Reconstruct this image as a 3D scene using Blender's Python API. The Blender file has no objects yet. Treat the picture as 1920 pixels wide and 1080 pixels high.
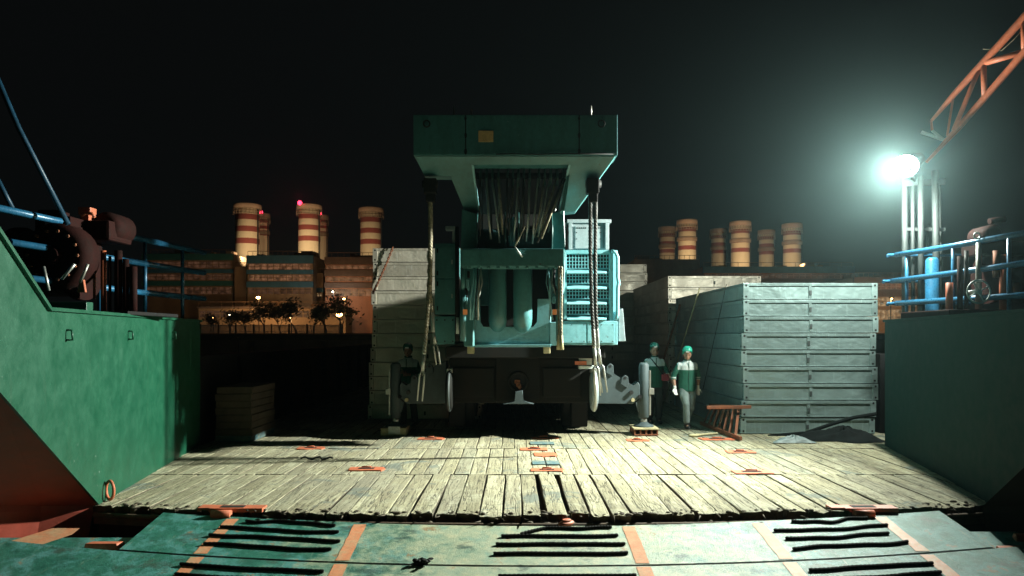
import bpy, bmesh, math, random
from mathutils import Vector, Matrix
random.seed(7)
R = math.radians
scene = bpy.context.scene
C = scene.collection

# ------------------------------------------------------------------ camera, world, exposure
EYE, HOR, F = 1.9, 630.0, 1400.0          # eye height above the timber deck, horizon row, focal length in photo pixels
cam = bpy.data.cameras.new('camera'); camo = bpy.data.objects.new('camera', cam); C.objects.link(camo)
camo.location = (0, 0, EYE); camo.rotation_euler = (R(90), 0, 0)
cam.sensor_width = 36.0; cam.lens = F / 1920 * 36.0
cam.shift_y = (HOR - 540) / 1920; cam.clip_end = 600; cam.clip_start = 0.1
scene.camera = camo
w = bpy.data.worlds.new('World'); scene.world = w; w.use_nodes = True
bg = w.node_tree.nodes['Background']; bg.inputs[0].default_value = (0.85, 0.95, 1.0, 1); bg.inputs[1].default_value = 0.0028
vs = scene.view_settings
vs.view_transform = 'Standard'; vs.look = 'None'; vs.exposure = 0; vs.gamma = 1
cy = scene.cycles
cy.max_bounces = 6; cy.diffuse_bounces = 3; cy.glossy_bounces = 3; cy.volume_bounces = 0; cy.transmission_bounces = 2
cy.sample_clamp_indirect = 3; cy.sample_clamp_direct = 0; cy.caustics_reflective = False; cy.caustics_refractive = False
cy.use_denoising = True

DOFF = 0.0
def P(px, py, D):
    """a point of the place seen at photo pixel (px,py), D metres in front of the camera"""
    D = D + DOFF
    return Vector(((px - 960) / F * D, D, EYE - (py - HOR) / F * D))
def GD(py): return F * EYE / (py - HOR)       # depth of the deck at a photo row

LAMP = P(1697, 312, 12.7)
def light(name, kind, loc, power, color, radius=0.2):
    d = bpy.data.lights.new(name, kind); d.energy = power; d.color = color
    o = bpy.data.objects.new(name, d); o.location = loc; C.objects.link(o)
    if kind in ('POINT', 'SPOT'): d.shadow_soft_size = radius
    return o
def aim(o, to):
    o.rotation_euler = (Vector(to) - o.location).to_track_quat('-Z', 'Y').to_euler()

# ------------------------------------------------------------------ materials
MATS = {}
class NT:
    def __init__(s, name):
        s.m = bpy.data.materials.new(name); s.m.use_nodes = True
        s.t = s.m.node_tree; s.n = s.t.nodes; s.b = s.n['Principled BSDF']
        s.co = s.n.new('ShaderNodeTexCoord')
    def link(s, a, b): s.t.links.new(a, b)
    def mapping(s, scale=(1, 1, 1), rot=(0, 0, 0), src='Object'):
        mp = s.n.new('ShaderNodeMapping'); mp.inputs['Scale'].default_value = scale; mp.inputs['Rotation'].default_value = rot
        s.link(s.co.outputs[src], mp.inputs[0]); return mp.outputs[0]
    def noise(s, vec, scale, detail=4, rough=0.6, dist=0):
        n = s.n.new('ShaderNodeTexNoise'); n.inputs['Scale'].default_value = scale; n.inputs['Detail'].default_value = detail
        n.inputs['Roughness'].default_value = rough; n.inputs['Distortion'].default_value = dist
        s.link(vec, n.inputs['Vector']); return n.outputs['Fac']
    def ramp(s, fac, stops):
        r = s.n.new('ShaderNodeValToRGB'); el = r.color_ramp.elements
        while len(el) < len(stops): el.new(0.5)
        for e, (p, c) in zip(el, stops):
            e.position = p; e.color = (c, c, c, 1) if isinstance(c, (int, float)) else (*c, 1)
        s.link(fac, r.inputs[0]); return r.outputs[0]
    def mix(s, fac, a, b, mode='MIX'):
        m = s.n.new('ShaderNodeMix'); m.data_type = 'RGBA'; m.blend_type = mode
        for sock, v in ((m.inputs[0], fac), (m.inputs[6], a), (m.inputs[7], b)):
            if isinstance(v, (int, float)): sock.default_value = v
            elif isinstance(v, tuple): sock.default_value = (*v, 1)
            else: s.link(v, sock)
        return m.outputs[2]
    def math(s, op, a, b=0.5):
        m = s.n.new('ShaderNodeMath'); m.operation = op
        for i, v in ((0, a), (1, b)):
            if isinstance(v, (int, float)): m.inputs[i].default_value = v
            else: s.link(v, m.inputs[i])
        return m.outputs[0]
    def bump(s, h, strength=0.3, dist=0.02):
        b = s.n.new('ShaderNodeBump'); b.inputs['Strength'].default_value = strength; b.inputs['Distance'].default_value = dist
        s.link(h, b.inputs['Height']); s.link(b.outputs[0], s.b.inputs['Normal'])
    def set(s, color=None, rough=None, metal=None, spec=None):
        for key, v in (('Base Color', color), ('Roughness', rough), ('Metallic', metal), ('Specular IOR Level', spec)):
            if v is None: continue
            if isinstance(v, tuple): s.b.inputs[key].default_value = (*v, 1)
            elif isinstance(v, (int, float)): s.b.inputs[key].default_value = v
            else: s.link(v, s.b.inputs[key])

def paint(name, col, dirt=None, amount=0.5, rough=0.45, metal=0.0, scale=3.0, streak=True, bump=0.12, chips=None, spec=0.5, specks=None, drips=None):
    s = NT(name)
    dirt = dirt or tuple(c * 0.45 for c in col)
    v1 = s.mapping((1, 1, 0.22) if streak else (1, 1, 1)); v2 = s.mapping()
    n1 = s.noise(v1, scale, 6, 0.65, 0.3); n2 = s.noise(v2, scale * 5, 5, 0.7)
    f = s.ramp(n1, [(0.42, 0.0), (0.68, amount)])
    c = s.mix(f, col, dirt)
    g = s.ramp(n2, [(0.3, 0.82), (0.7, 1.12)])
    c = s.mix(1.0, c, g, 'MULTIPLY')
    if chips:
        n3 = s.noise(v2, scale * 3.1, 8, 0.75)
        c = s.mix(s.ramp(n3, [(0.64, 0.0), (0.67, 1.0)]), c, chips)
    if drips:
        n5 = s.noise(s.mapping((5, 5, 0.35)), 1.6, 7, 0.72); c = s.mix(s.ramp(n5, [(0.6, 0.0), (0.74, 0.55)]), c, drips)
    if specks:
        n4 = s.noise(v2, 26, 3, 0.6); n6 = s.noise(v2, 1.3, 3, 0.6)
        c = s.mix(s.math('MULTIPLY', s.ramp(n4, [(0.73, 0.0), (0.75, 1.0)]), s.ramp(n6, [(0.45, 0.0), (0.6, 1.0)])), c, specks)
    s.set(c, s.ramp(n2, [(0.2, max(0.05, rough - 0.12)), (0.8, min(1, rough + 0.15))]), metal, spec)
    if bump: s.bump(n2, bump, 0.01)
    MATS[name] = s.m
    return s.m
def emit(name, col, strength, vary=None):
    s = NT(name); s.set((0.02, 0.02, 0.02), 0.5)
    s.b.inputs['Emission Color'].default_value = (*col, 1); s.b.inputs['Emission Strength'].default_value = strength
    if vary:
        n = s.noise(s.mapping((1, 1, 1)), vary, 3, 0.6); c = s.ramp(n, [(0.35, tuple(x * 0.15 for x in col)), (0.65, col)])
        s.link(c, s.b.inputs['Emission Color'])
    MATS[name] = s.m; return s.m

TEAL = (0.058, 0.19, 0.195)
paint('crane_teal', TEAL, (0.03, 0.09, 0.09), 0.6, 0.42, 0, 2.5, True, 0.08, chips=(.05, .045, .04), drips=(.03, .06, .055), specks=(.3, .38, .36))
paint('crane_light', (0.20, 0.43, 0.47), (0.09, 0.27, 0.29), 0.5, 0.42, 0, 3.0, True, 0.08, chips=(.08, .09, .085), drips=(.10, .20, .20))
paint('crane_black', (0.010, 0.011, 0.010), (0.018, 0.013, 0.010), 0.6, 0.7, spec=0.12)
paint('black_steel', (0.012, 0.012, 0.013), (0.02, 0.016, 0.012), 0.5, 0.65, spec=0.15)
paint('outrigger_grey', (0.058, 0.08, 0.085), (0.035, 0.042, 0.045), 0.5, 0.6, 0.0, spec=0.3)
paint('unit_grey', (0.24, 0.29, 0.305), (0.13, 0.15, 0.15), 0.4, 0.5)
paint('bare_steel', (0.42, 0.43, 0.40), (0.2, 0.15, 0.1), 0.5, 0.38, 0.6)
paint('rope_steel', (0.34, 0.29, 0.20), (0.07, 0.05, 0.03), 0.8, 0.5, 0.3, 20, False)
paint('rope_dark', (0.035, 0.031, 0.026), (0.012, 0.012, 0.012), 0.8, 0.6, 0.0, 20, False, spec=0.35)
paint('orange_mark', (0.62, 0.16, 0.075), (0.30, 0.10, 0.05), 0.6, 0.6, 0, 6, False, 0.2)
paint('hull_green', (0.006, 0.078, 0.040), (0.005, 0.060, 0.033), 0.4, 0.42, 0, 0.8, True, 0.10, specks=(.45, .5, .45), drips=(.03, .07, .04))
paint('hull_dark_green', (0.004, 0.036, 0.032), (0.003, 0.024, 0.022), 0.55, 0.7, 0, 1.1, True, 0.10, specks=(.2, .22, .2), drips=(.012, .02, .018), spec=0.15)  # hull green darkened for the right bulwark, its shade put into the colour
paint('hull_red', (0.38, 0.06, 0.035), (0.18, 0.04, 0.025), 0.6, 0.6, 0, 1.5, True, 0.15)
paint('rail_blue', (0.02, 0.13, 0.25), (0.02, 0.05, 0.08), 0.5, 0.3, 0.1, 6, False, 0.05)
paint('pole_blue', (0.008, 0.04, 0.075), (0.006, 0.02, 0.03), 0.6, 0.4, 0, 3, False, 0.05, spec=0.3)  # darker copy of the rail blue, painting in the shade on the poles
paint('winch_red', (0.022, 0.005, 0.004), (0.010, 0.005, 0.004), 0.8, 0.8, 0, 5, False, 0.5, spec=0.12, chips=(.05, .02, .012))
paint('boom_orange', (0.50, 0.13, 0.06), (0.25, 0.08, 0.05), 0.5, 0.5, 0, 5, False, 0.1)
paint('timber_block', (0.48, 0.42, 0.24), (0.2, 0.16, 0.1), 0.6, 0.8, 0, 9, False, 0.3)
paint('rust', (0.27, 0.085, 0.035), (0.12, 0.05, 0.03), 0.8, 0.75, 0, 9, False, 0.3)
paint('tarp', (0.20, 0.26, 0.26), (0.08, 0.1, 0.1), 0.7, 0.5, 0, 5, False, 0.5)
paint('dark_tarp', (0.010, 0.013, 0.013), (0.007, 0.007, 0.007), 0.7, 0.9, 0, 5, False, 0.5, spec=0.05)
paint('rubber', (0.012, 0.012, 0.012), (0.02, 0.02, 0.018), 0.5, 0.8, 0, 8, False, 0.2)
paint('concrete', (0.22, 0.17, 0.12), (0.10, 0.08, 0.06), 0.7, 0.85, 0, 0.25, True, 0.2)
paint('land', (0.08, 0.07, 0.05), (0.03, 0.03, 0.025), 0.7, 0.95, 0, 0.2, False, 0.2)
paint('plant_wall', (0.36, 0.28, 0.20), (0.20, 0.14, 0.10), 0.6, 0.8, 0, 0.25, True, 0.1)
paint('plant_red_wall', (0.40, 0.20, 0.13), (0.22, 0.11, 0.08), 0.6, 0.8, 0, 0.25, True, 0.1)
paint('plant_blue', (0.05, 0.22, 0.42), (0.03, 0.12, 0.24), 0.6, 0.6, 0, 0.3, True, 0.1)
paint('bark', (0.07, 0.05, 0.035), None, 0.5, 0.9, 0, 4, True, 0.3)
paint('leaf', (0.05, 0.075, 0.025), (0.03, 0.045, 0.02), 0.7, 0.6, 0, 1.5, False, 0.0)
paint('skin', (0.36, 0.19, 0.12), (0.28, 0.14, 0.09), 0.4, 0.5, 0, 9, False, 0.0)
paint('hair', (0.01, 0.008, 0.007), None, 0.5, 0.6)
paint('helmet_green', (0.03, 0.36, 0.25), (0.02, 0.25, 0.18), 0.3, 0.22, 0, 6, False, 0.0)
paint('trouser_grey', (0.19, 0.24, 0.23), (0.10, 0.13, 0.13), 0.6, 0.9, 0, 7, False, 0.4)
paint('trouser_dark', (0.025, 0.03, 0.03), None, 0.6, 0.9, 0, 7, False, 0.4)
paint('boot', (0.015, 0.015, 0.015), None, 0.5, 0.5, 0, 8, False, 0.1)
paint('glove', (0.70, 0.70, 0.66), (0.5, 0.5, 0.47), 0.5, 0.9, 0, 12, False, 0.2)
paint('strap', (0.012, 0.012, 0.014), None, 0.4, 0.7)
paint('white_plate', (0.62, 0.66, 0.64), (0.35, 0.35, 0.33), 0.5, 0.5, 0, 8, False, 0.1)
paint('mast_grey', (0.035, 0.045, 0.045), (0.02, 0.02, 0.02), 0.6, 0.6, 0, 5, False, 0.1)
paint('old_board', (0.11, 0.085, 0.06), (0.05, 0.04, 0.03), 0.7, 0.85, 0, 4, False, 0.3)
paint('yellow_plate', (0.62, 0.40, 0.17), (0.4, 0.25, 0.1), 0.4, 0.5, 0, 8, False, 0.1)
paint('sheave', (0.025, 0.085, 0.08), (0.012, 0.03, 0.03), 0.6, 0.35, 0.2, 5, False, 0.1)
emit('lamp_glass', (0.86, 1.0, 0.95), 60)
emit('sodium', (1.0, 0.50, 0.16), 45)
emit('white_lamp', (1.0, 0.86, 0.6), 30)
emit('beacon_red', (1.0, 0.03, 0.08), 6)
emit('lit_window', (0.9, 0.40, 0.2), 0.26, 1.2)
emit('dim_window', (0.8, 0.36, 0.2), 0.10, 0.9)
emit('bright_window', (1.0, 0.62, 0.3), 0.5, 1.5)
emit('marker_orange', (1.0, 0.35, 0.08), 0.25)

def m_jacket(yoke_z):
    s = NT('jacket'); sep = s.n.new('ShaderNodeSeparateXYZ'); s.link(s.co.outputs['Object'], sep.inputs[0])
    z = sep.outputs[2]; ax = s.math('ABSOLUTE', sep.outputs[0], 0)
    f = s.math('MULTIPLY', s.math('GREATER_THAN', z, yoke_z), s.math('LESS_THAN', ax, 0.215))
    cuff = s.math('MULTIPLY', s.math('GREATER_THAN', ax, 0.2),
                  s.math('MAXIMUM', s.math('COMPARE', z, yoke_z - 0.165), s.math('COMPARE', z, yoke_z - 0.205)))
    for n in s.n:
        if n.type == 'MATH' and n.operation == 'COMPARE': n.inputs[2].default_value = 0.011
    n1 = s.noise(s.mapping(), 14, 5); n2 = s.noise(s.mapping((1, 1, .5)), 6, 4)
    green = s.mix(n1, (0.005, 0.06, 0.04), (0.012, 0.12, 0.075)); white = s.mix(n1, (0.38, 0.42, 0.41), (0.62, 0.66, 0.65))
    s.set(s.mix(s.math('MAXIMUM', f, cuff), green, white), 0.85); s.bump(n2, 0.7, 0.03)
    return s.m

def m_wood():
    s = NT('deck_wood'); geo = s.n.new('ShaderNodeNewGeometry'); rnd = geo.outputs['Random Per Island']
    sh = s.n.new('ShaderNodeCombineXYZ'); s.link(s.math('MULTIPLY', rnd, 37.0), sh.inputs[0]); s.link(s.math('MULTIPLY', rnd, 91.0), sh.inputs[1])
    add = s.n.new('ShaderNodeVectorMath'); add.operation = 'ADD'; s.link(s.co.outputs['Object'], add.inputs[0]); s.link(sh.outputs[0], add.inputs[1])
    mp = s.n.new('ShaderNodeMapping'); mp.inputs['Scale'].default_value = (1, 0.07, 1); s.link(add.outputs[0], mp.inputs[0])
    grain = s.noise(mp.outputs[0], 26, 8, 0.72, 0.6)
    crack = s.noise(mp.outputs[0], 11, 3, 0.6, 1.2)
    patch = s.noise(add.outputs[0], 2.2, 6, 0.65)
    fine = s.noise(s.co.outputs['Object'], 38, 6, 0.75)
    tone = s.ramp(rnd, [(0.0, (0.34, 0.31, 0.20)), (0.35, (0.47, 0.43, 0.28)), (0.65, (0.56, 0.52, 0.35)), (0.85, (0.40, 0.37, 0.26)), (1.0, (0.34, 0.36, 0.27))])
    c = s.mix(s.ramp(grain, [(0.35, 0.0), (0.75, 0.75)]), tone, (0.20, 0.17, 0.105))
    c = s.mix(s.ramp(patch, [(0.5, 0.0), (0.7, 0.62)]), c, (0.58, 0.56, 0.41))
    c = s.mix(s.ramp(fine, [(0.51, 0.0), (0.66, 0.85)]), c, (0.10, 0.085, 0.06))
    wide = s.noise(mp.outputs[0], 7, 6, 0.75, 0.5); c = s.mix(s.ramp(wide, [(0.52, 0.0), (0.62, 0.55)]), c, (0.24, 0.20, 0.13))
    ck = s.ramp(crack, [(0.475, 0.0), (0.5, 1.0), (0.525, 0.0)])
    c = s.mix(s.math('MULTIPLY', ck, 0.8), c, (0.03, 0.025, 0.02))
    big = s.noise(s.co.outputs['Object'], 0.9, 7, 0.72, 0.4)
    c = s.mix(s.ramp(big, [(0.575, 0.0), (0.61, 0.75)]), c, (0.15, 0.18, 0.16))       # old grey-green paint left on some boards
    big2 = s.noise(s.mapping((1, 1, 1), (0, 0, 0.7)), 0.55, 6, 0.7)
    c = s.mix(s.ramp(big2, [(0.5, 0.0), (0.66, 0.55)]), c, (0.24, 0.22, 0.17))
    spot = s.noise(s.co.outputs['Object'], 13, 8, 0.8); c = s.mix(s.ramp(spot, [(0.62, 0.0), (0.66, 0.85)]), c, (0.06, 0.05, 0.04))
    s.set(c, 0.85, 0, 0.25)
    h = s.math('ADD', s.math('MULTIPLY', grain, 0.7), s.math('SUBTRACT', s.math('MULTIPLY', fine, 0.6), s.math('MULTIPLY', ck, 0.9)))
    s.bump(h, 0.75, 0.02)
    return s.m
MATS['wood'] = m_wood()

def m_plate():
    s = NT('ramp_steel'); sep = s.n.new('ShaderNodeSeparateXYZ'); s.link(s.co.outputs['Object'], sep.inputs[0])
    ax = s.math('ABSOLUTE', s.math('SUBTRACT', sep.outputs[0], 0.45), 0)
    n1 = s.noise(s.mapping((1, 1.4, 1)), 1.7, 10, 0.72); n2 = s.noise(s.mapping((1, 1, 1), (0, 0, .4)), 7, 10, 0.75); n3 = s.noise(s.mapping(), 70, 4, 0.75); n4 = s.noise(s.mapping((1, 1, 1), (0, 0, 1.1)), 3.3, 9, 0.74)
    scr = s.noise(s.mapping((14, 0.8, 1), (0, 0, 0.15)), 3, 6, 0.7)
    wear = s.math('ADD', s.math('MULTIPLY', s.math('SUBTRACT', 3.1, ax), 0.11), s.math('ADD', s.math('MULTIPLY', n1, .65), s.math('MULTIPLY', n2, .35)))   # wheels have worn the middle lanes
    g = s.mix(s.ramp(n2, [(.35, 0.0), (.65, 1.0)]), (0.010, 0.105, 0.072), (0.045, 0.22, 0.16))
    g = s.mix(s.ramp(n4, [(0.47, 0.0), (0.56, 0.85)]), g, (0.10, 0.31, 0.29))
    pale = s.mix(s.ramp(n2, [(.35, 0.0), (.65, 1.0)]), (0.25, 0.37, 0.27), (0.60, 0.55, 0.35))
    c = s.mix(s.ramp(wear, [(0.55, 0.0), (0.72, 0.85)]), g, pale)
    c = s.mix(s.ramp(scr, [(0.60, 0.0), (0.68, 0.45)]), c, (0.45, 0.46, 0.34))
    c = s.mix(s.ramp(n4, [(0.60, 0.0), (0.63, 0.8)]), c, (0.33, 0.19, 0.08))
    c = s.mix(s.ramp(n1, [(0.36, 0.75), (0.43, 0.0)]), c, (0.05, 0.08, 0.06))
    c = s.mix(s.ramp(n3, [(0.6, 0.0), (0.72, 0.6)]), c, (0.05, 0.06, 0.045))
    s.set(c, s.ramp(n3, [(0.3, 0.25), (0.7, 0.6)]), 0.0, 0.6)
    s.bump(s.math('ADD', s.math('MULTIPLY', n3, 1.2), n2), 0.6, 0.014)
    return s.m
MATS['plate'] = m_plate()

def m_rack(name, base, dark):
    s = NT(name); oi = s.n.new('ShaderNodeObjectInfo')
    sh = s.n.new('ShaderNodeVectorMath'); sh.operation = 'MULTIPLY_ADD'; s.link(oi.outputs['Random'], sh.inputs[0]); sh.inputs[1].default_value = (61, 43, 29); s.link(s.co.outputs['Object'], sh.inputs[2])
    class V: outputs = {'Object': sh.outputs[0]}
    s.co = V
    n1 = s.noise(s.mapping((1, 1, 0.4)), 1.6, 5, 0.6, 0.4); n2 = s.noise(s.mapping((1, 1, 0.12)), 11, 5, 0.7); n3 = s.noise(s.mapping((1, 1, 1.2)), 1.9, 3, 0.55, 0.2)
    c = s.mix(n1, base, dark)
    c = s.mix(s.ramp(n2, [(0.62, 0.0), (0.8, 0.35)]), c, (0.16, 0.12, 0.08))
    g = s.ramp(oi.outputs['Random'], [(0.0, 0.78), (1.0, 1.12)]); c = s.mix(1.0, c, g, 'MULTIPLY')
    big = s.noise(s.mapping((1, 1, 1.6), (0.3, 0, 0)), 0.7, 3, 0.6)
    drip = s.noise(s.mapping((9, 9, 0.5)), 2.2, 6, 0.75); c = s.mix(s.ramp(drip, [(0.58, 0.0), (0.7, 0.5)]), c, tuple(min(1, x * 1.7) for x in base))
    c = s.mix(s.ramp(big, [(0.35, 0.55), (0.5, 0.0)]), c, dark)
    s.set(c, s.ramp(n1, [(0.3, 0.34), (0.7, 0.55)]), 0.5, 0.5)
    s.bump(s.math('ADD', s.math('MULTIPLY', n3, 1.0), s.math('MULTIPLY', drip, 0.10)), 0.5, 0.10)
    return s.m
MATS['rack_metal'] = m_rack('rack_metal', (0.30, 0.41, 0.40), (0.19, 0.26, 0.26))
MATS['rack_beige'] = m_rack('rack_beige', (0.74, 0.68, 0.57), (0.46, 0.39, 0.31))
s_ = NT('hole_black'); s_.set((0.004, 0.004, 0.004), 0.9); MATS['hole'] = s_.m

def m_chimney(z0, band, zlow):
    s = NT('chimney_stripe'); sep = s.n.new('ShaderNodeSeparateXYZ'); s.link(s.co.outputs['Object'], sep.inputs[0])
    t = s.math('FRACT', s.math('DIVIDE', s.math('SUBTRACT', sep.outputs[2], z0), band * 2), 0)
    red = s.math('MULTIPLY', s.math('LESS_THAN', t, 0.46), s.math('GREATER_THAN', sep.outputs[2], zlow))
    n = s.noise(s.mapping((1, 1, 0.15)), 0.9, 6, 0.65)
    cream = s.mix(n, (0.66, 0.55, 0.40), (0.48, 0.38, 0.26)); rd = s.mix(n, (0.27, 0.06, 0.05), (0.18, 0.045, 0.04))
    s.set(s.mix(red, cream, rd), 0.85); s.bump(n, 0.2, 0.1)
    return s.m
def m_water():
    s = NT('water'); n = s.noise(s.mapping((1, 0.5, 1)), 1.6, 6, 0.65); s.set((0.003, 0.005, 0.006), 0.12, 0, 0.5); s.bump(n, 0.6, 0.25); return s.m
MATS['water'] = m_water()

# ------------------------------------------------------------------ mesh helpers
class MB:
    def __init__(s): s.bm = bmesh.new(); s.mi = 0
    def face(s, vs, smooth=False):
        try:
            f = s.bm.faces.new(vs); f.material_index = s.mi; f.smooth = smooth; return f
        except ValueError: return None
    def hexa(s, p, bevel=0):
        """8 points: bottom ring 0-3, top ring 4-7"""
        v = [s.bm.verts.new(q) for q in p]
        fs = [s.face([v[i] for i in q]) for q in ((3, 2, 1, 0), (4, 5, 6, 7), (0, 1, 5, 4), (1, 2, 6, 5), (2, 3, 7, 6), (3, 0, 4, 7))]
        if bevel:
            ed = list({e for f in fs for e in f.edges})
            r = bmesh.ops.bevel(s.bm, geom=ed, offset=bevel, segments=2, profile=0.6, affect='EDGES', clamp_overlap=True)
            for f in r['faces']: f.material_index = s.mi
        return s
    def box(s, x0, x1, y0, y1, z0, z1, bevel=0):
        return s.hexa([(x0, y0, z0), (x1, y0, z0), (x1, y1, z0), (x0, y1, z0), (x0, y0, z1), (x1, y0, z1), (x1, y1, z1), (x0, y1, z1)], bevel)
    def pbox(s, px0, py0, px1, py1, D0, D1, bevel=0):
        a = P(px0, py1, D0); b = P(px1, py0, D0); return s.box(a.x, b.x, D0 + DOFF, D1 + DOFF, a.z, b.z, bevel)
    def bar(s, a, b, wx, wz, up=(0, 0, 1), bevel=0):
        a = Vector(a); b = Vector(b); d = (b - a).normalized(); up = Vector(up)
        if abs(d.dot(up)) > 0.98: up = Vector((0, 1, 0))
        x = d.cross(up).normalized() * wx / 2; z = x.cross(d).normalized() * wz / 2
        return s.hexa([a - x - z, a + x - z, b + x - z, b - x - z, a - x + z, a + x + z, b + x + z, b - x + z], bevel)
    def tube(s, pts, r, n=8, cap=True, smooth=True, flat=(1, 1), ref=None):
        pts = [Vector(p) for p in pts]; rs = r if isinstance(r, (list, tuple)) else [r] * len(pts)
        rings = []; u = None
        for i, p in enumerate(pts):
            d = (pts[min(i + 1, len(pts) - 1)] - pts[max(i - 1, 0)])
            d = d.normalized() if d.length > 1e-9 else Vector((0, 0, 1))
            if ref is not None: u = Vector(ref) - d * d.dot(Vector(ref)); u.normalize()
            elif u is None:
                u = d.orthogonal().normalized()
            else:
                u = u - d * d.dot(u); u = u.normalized() if u.length > 1e-6 else d.orthogonal().normalized()
            v = d.cross(u)
            rr = rs[i]; ra, rb = rr if isinstance(rr, (list, tuple)) else (rr * flat[0], rr * flat[1])
            rings.append([s.bm.verts.new(p + u * (ra * math.cos(2 * math.pi * k / n)) + v * (rb * math.sin(2 * math.pi * k / n))) for k in range(n)])
        for a, b in zip(rings, rings[1:]):
            for k in range(n): s.face([a[k], a[(k + 1) % n], b[(k + 1) % n], b[k]], smooth)
        if cap: s.face(list(reversed(rings[0]))); s.face(rings[-1])
        return s
    def cyl(s, a, b, r, n=16): return s.tube([a, b], r, n)
    def blob(s, c, r, n=10, m=8):
        c = Vector(c); r = Vector(r) if not isinstance(r, (int, float)) else Vector((r, r, r))
        rows = []
        for i in range(1, m):
            t = math.pi * i / m
            rows.append([s.bm.verts.new(c + Vector((r.x * math.sin(t) * math.cos(2 * math.pi * k / n), r.y * math.sin(t) * math.sin(2 * math.pi * k / n), r.z * math.cos(t)))) for k in range(n)])
        top = s.bm.verts.new(c + Vector((0, 0, r.z))); bot = s.bm.verts.new(c - Vector((0, 0, r.z)))
        for k in range(n):
            s.face([top, rows[0][k], rows[0][(k + 1) % n]], True); s.face([bot, rows[-1][(k + 1) % n], rows[-1][k]], True)
        for a, b in zip(rows, rows[1:]):
            for k in range(n): s.face([a[k], b[k], b[(k + 1) % n], a[(k + 1) % n]], True)
        return s
    def prism(s, pts, ext, bevel=0):
        """polygon of 3-D points pushed along ext"""
        e = Vector(ext); a = [s.bm.verts.new(p) for p in pts]; b = [s.bm.verts.new(Vector(p) + e) for p in pts]
        fs = [s.face(list(reversed(a))), s.face(b)]
        for i in range(len(a)): fs.append(s.face([a[i], a[(i + 1) % len(a)], b[(i + 1) % len(a)], b[i]]))
        if bevel:
            ed = list({e2 for f in fs if f for e2 in f.edges})
            r = bmesh.ops.bevel(s.bm, geom=ed, offset=bevel, segments=1, affect='EDGES', clamp_overlap=True)
        return s
    def pprism(s, pix, D, depth, bevel=0):
        """outline given at photo pixels on a plane D (number, or function of row), pushed away by depth"""
        f = D if callable(D) else (lambda y: D)
        return s.prism([P(x, y, f(y)) for x, y in pix], (0, depth, 0), bevel)
    def disc(s, c, r, axis, n=14):
        axis = Vector(axis).normalized(); u = axis.orthogonal().normalized(); v = axis.cross(u)
        s.face([s.bm.verts.new(Vector(c) + u * r * math.cos(2 * math.pi * k / n) + v * r * math.sin(2 * math.pi * k / n)) for k in range(n)]); return s
    def ring(s, c, R0, r, axis, n=28, m=8, squash=1.0, u=None):
        axis = Vector(axis).normalized(); u = (Vector(u) if u else axis.orthogonal()).normalized(); v = axis.cross(u)
        rg = []
        for i in range(n):
            a = 2 * math.pi * i / n; d = u * math.cos(a) + v * math.sin(a) * squash; ctr = Vector(c) + d * R0
            rg.append([s.bm.verts.new(ctr + d.normalized() * r * math.cos(2 * math.pi * k / m) + axis * r * math.sin(2 * math.pi * k / m)) for k in range(m)])
        for i in range(n):
            for k in range(m): s.face([rg[i][k], rg[(i + 1) % n][k], rg[(i + 1) % n][(k + 1) % m], rg[i][(k + 1) % m]], True)
        return s
    def build(s, name, mat, parent=None, center=False):
        bmesh.ops.recalc_face_normals(s.bm, faces=s.bm.faces)
        off = Vector((0, 0, 0)); p = parent
        while p is not None: off += Vector(p.location); p = p.parent
        loc = Vector((0, 0, 0))
        if parent is None and center:
            co = [v.co for v in s.bm.verts]
            loc = Vector(((min(c.x for c in co) + max(c.x for c in co)) / 2, (min(c.y for c in co) + max(c.y for c in co)) / 2, min(c.z for c in co)))
        bmesh.ops.translate(s.bm, verts=s.bm.verts, vec=-(off + loc))
        me = bpy.data.meshes.new(name); s.bm.to_mesh(me); s.bm.free()
        for m in (mat if isinstance(mat, (list, tuple)) else [mat]): me.materials.append(MATS[m] if isinstance(m, str) else m)
        o = bpy.data.objects.new(name, me); C.objects.link(o); o.location = loc; o.parent = parent
        return o
def thing(name, label, cat, loc=(0, 0, 0), group=None):
    o = bpy.data.objects.new(name, None); C.objects.link(o); o.location = loc; o.empty_display_size = 0.1
    return tag(o, label, cat, group)
def tag(o, label, cat, group=None):
    o['label'] = label; o['category'] = cat
    if group: o['group'] = group
    return o
def struct(o, kind='structure'): o['kind'] = kind; return o
def dup(root, loc, label, group):
    r = root.copy(); C.objects.link(r); r.location = loc; r['label'] = label; r['group'] = group
    for ch in root.children:
        c = ch.copy(); C.objects.link(c); c.parent = r
        for g in ch.children:
            d = g.copy(); C.objects.link(d); d.parent = c
    return r
def lerp(a, b, t): return a + (b - a) * t

# ------------------------------------------------------------------ setting: water, land, timber deck, ramp
WATER_Z = -2.6
mb = MB(); mb.box(-140, 140, -12, 96, WATER_Z - 0.3, WATER_Z); struct(mb.build('water', 'water'))
LAND_Z = 2.0
mb = MB(); mb.box(-140, 140, 96, 230, -2.9, LAND_Z); struct(mb.build('ground', 'land'))

def front(x): return 7.9 + 0.5 * ((x - 0.3) / 5.0) ** 2          # front edge of the deck, slightly bowed
def wall_l(D): return -4.67 - 0.165 * (D - 8.44)
def wall_r(D): return 5.43 + 0.23 * (D - 8.44)

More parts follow.
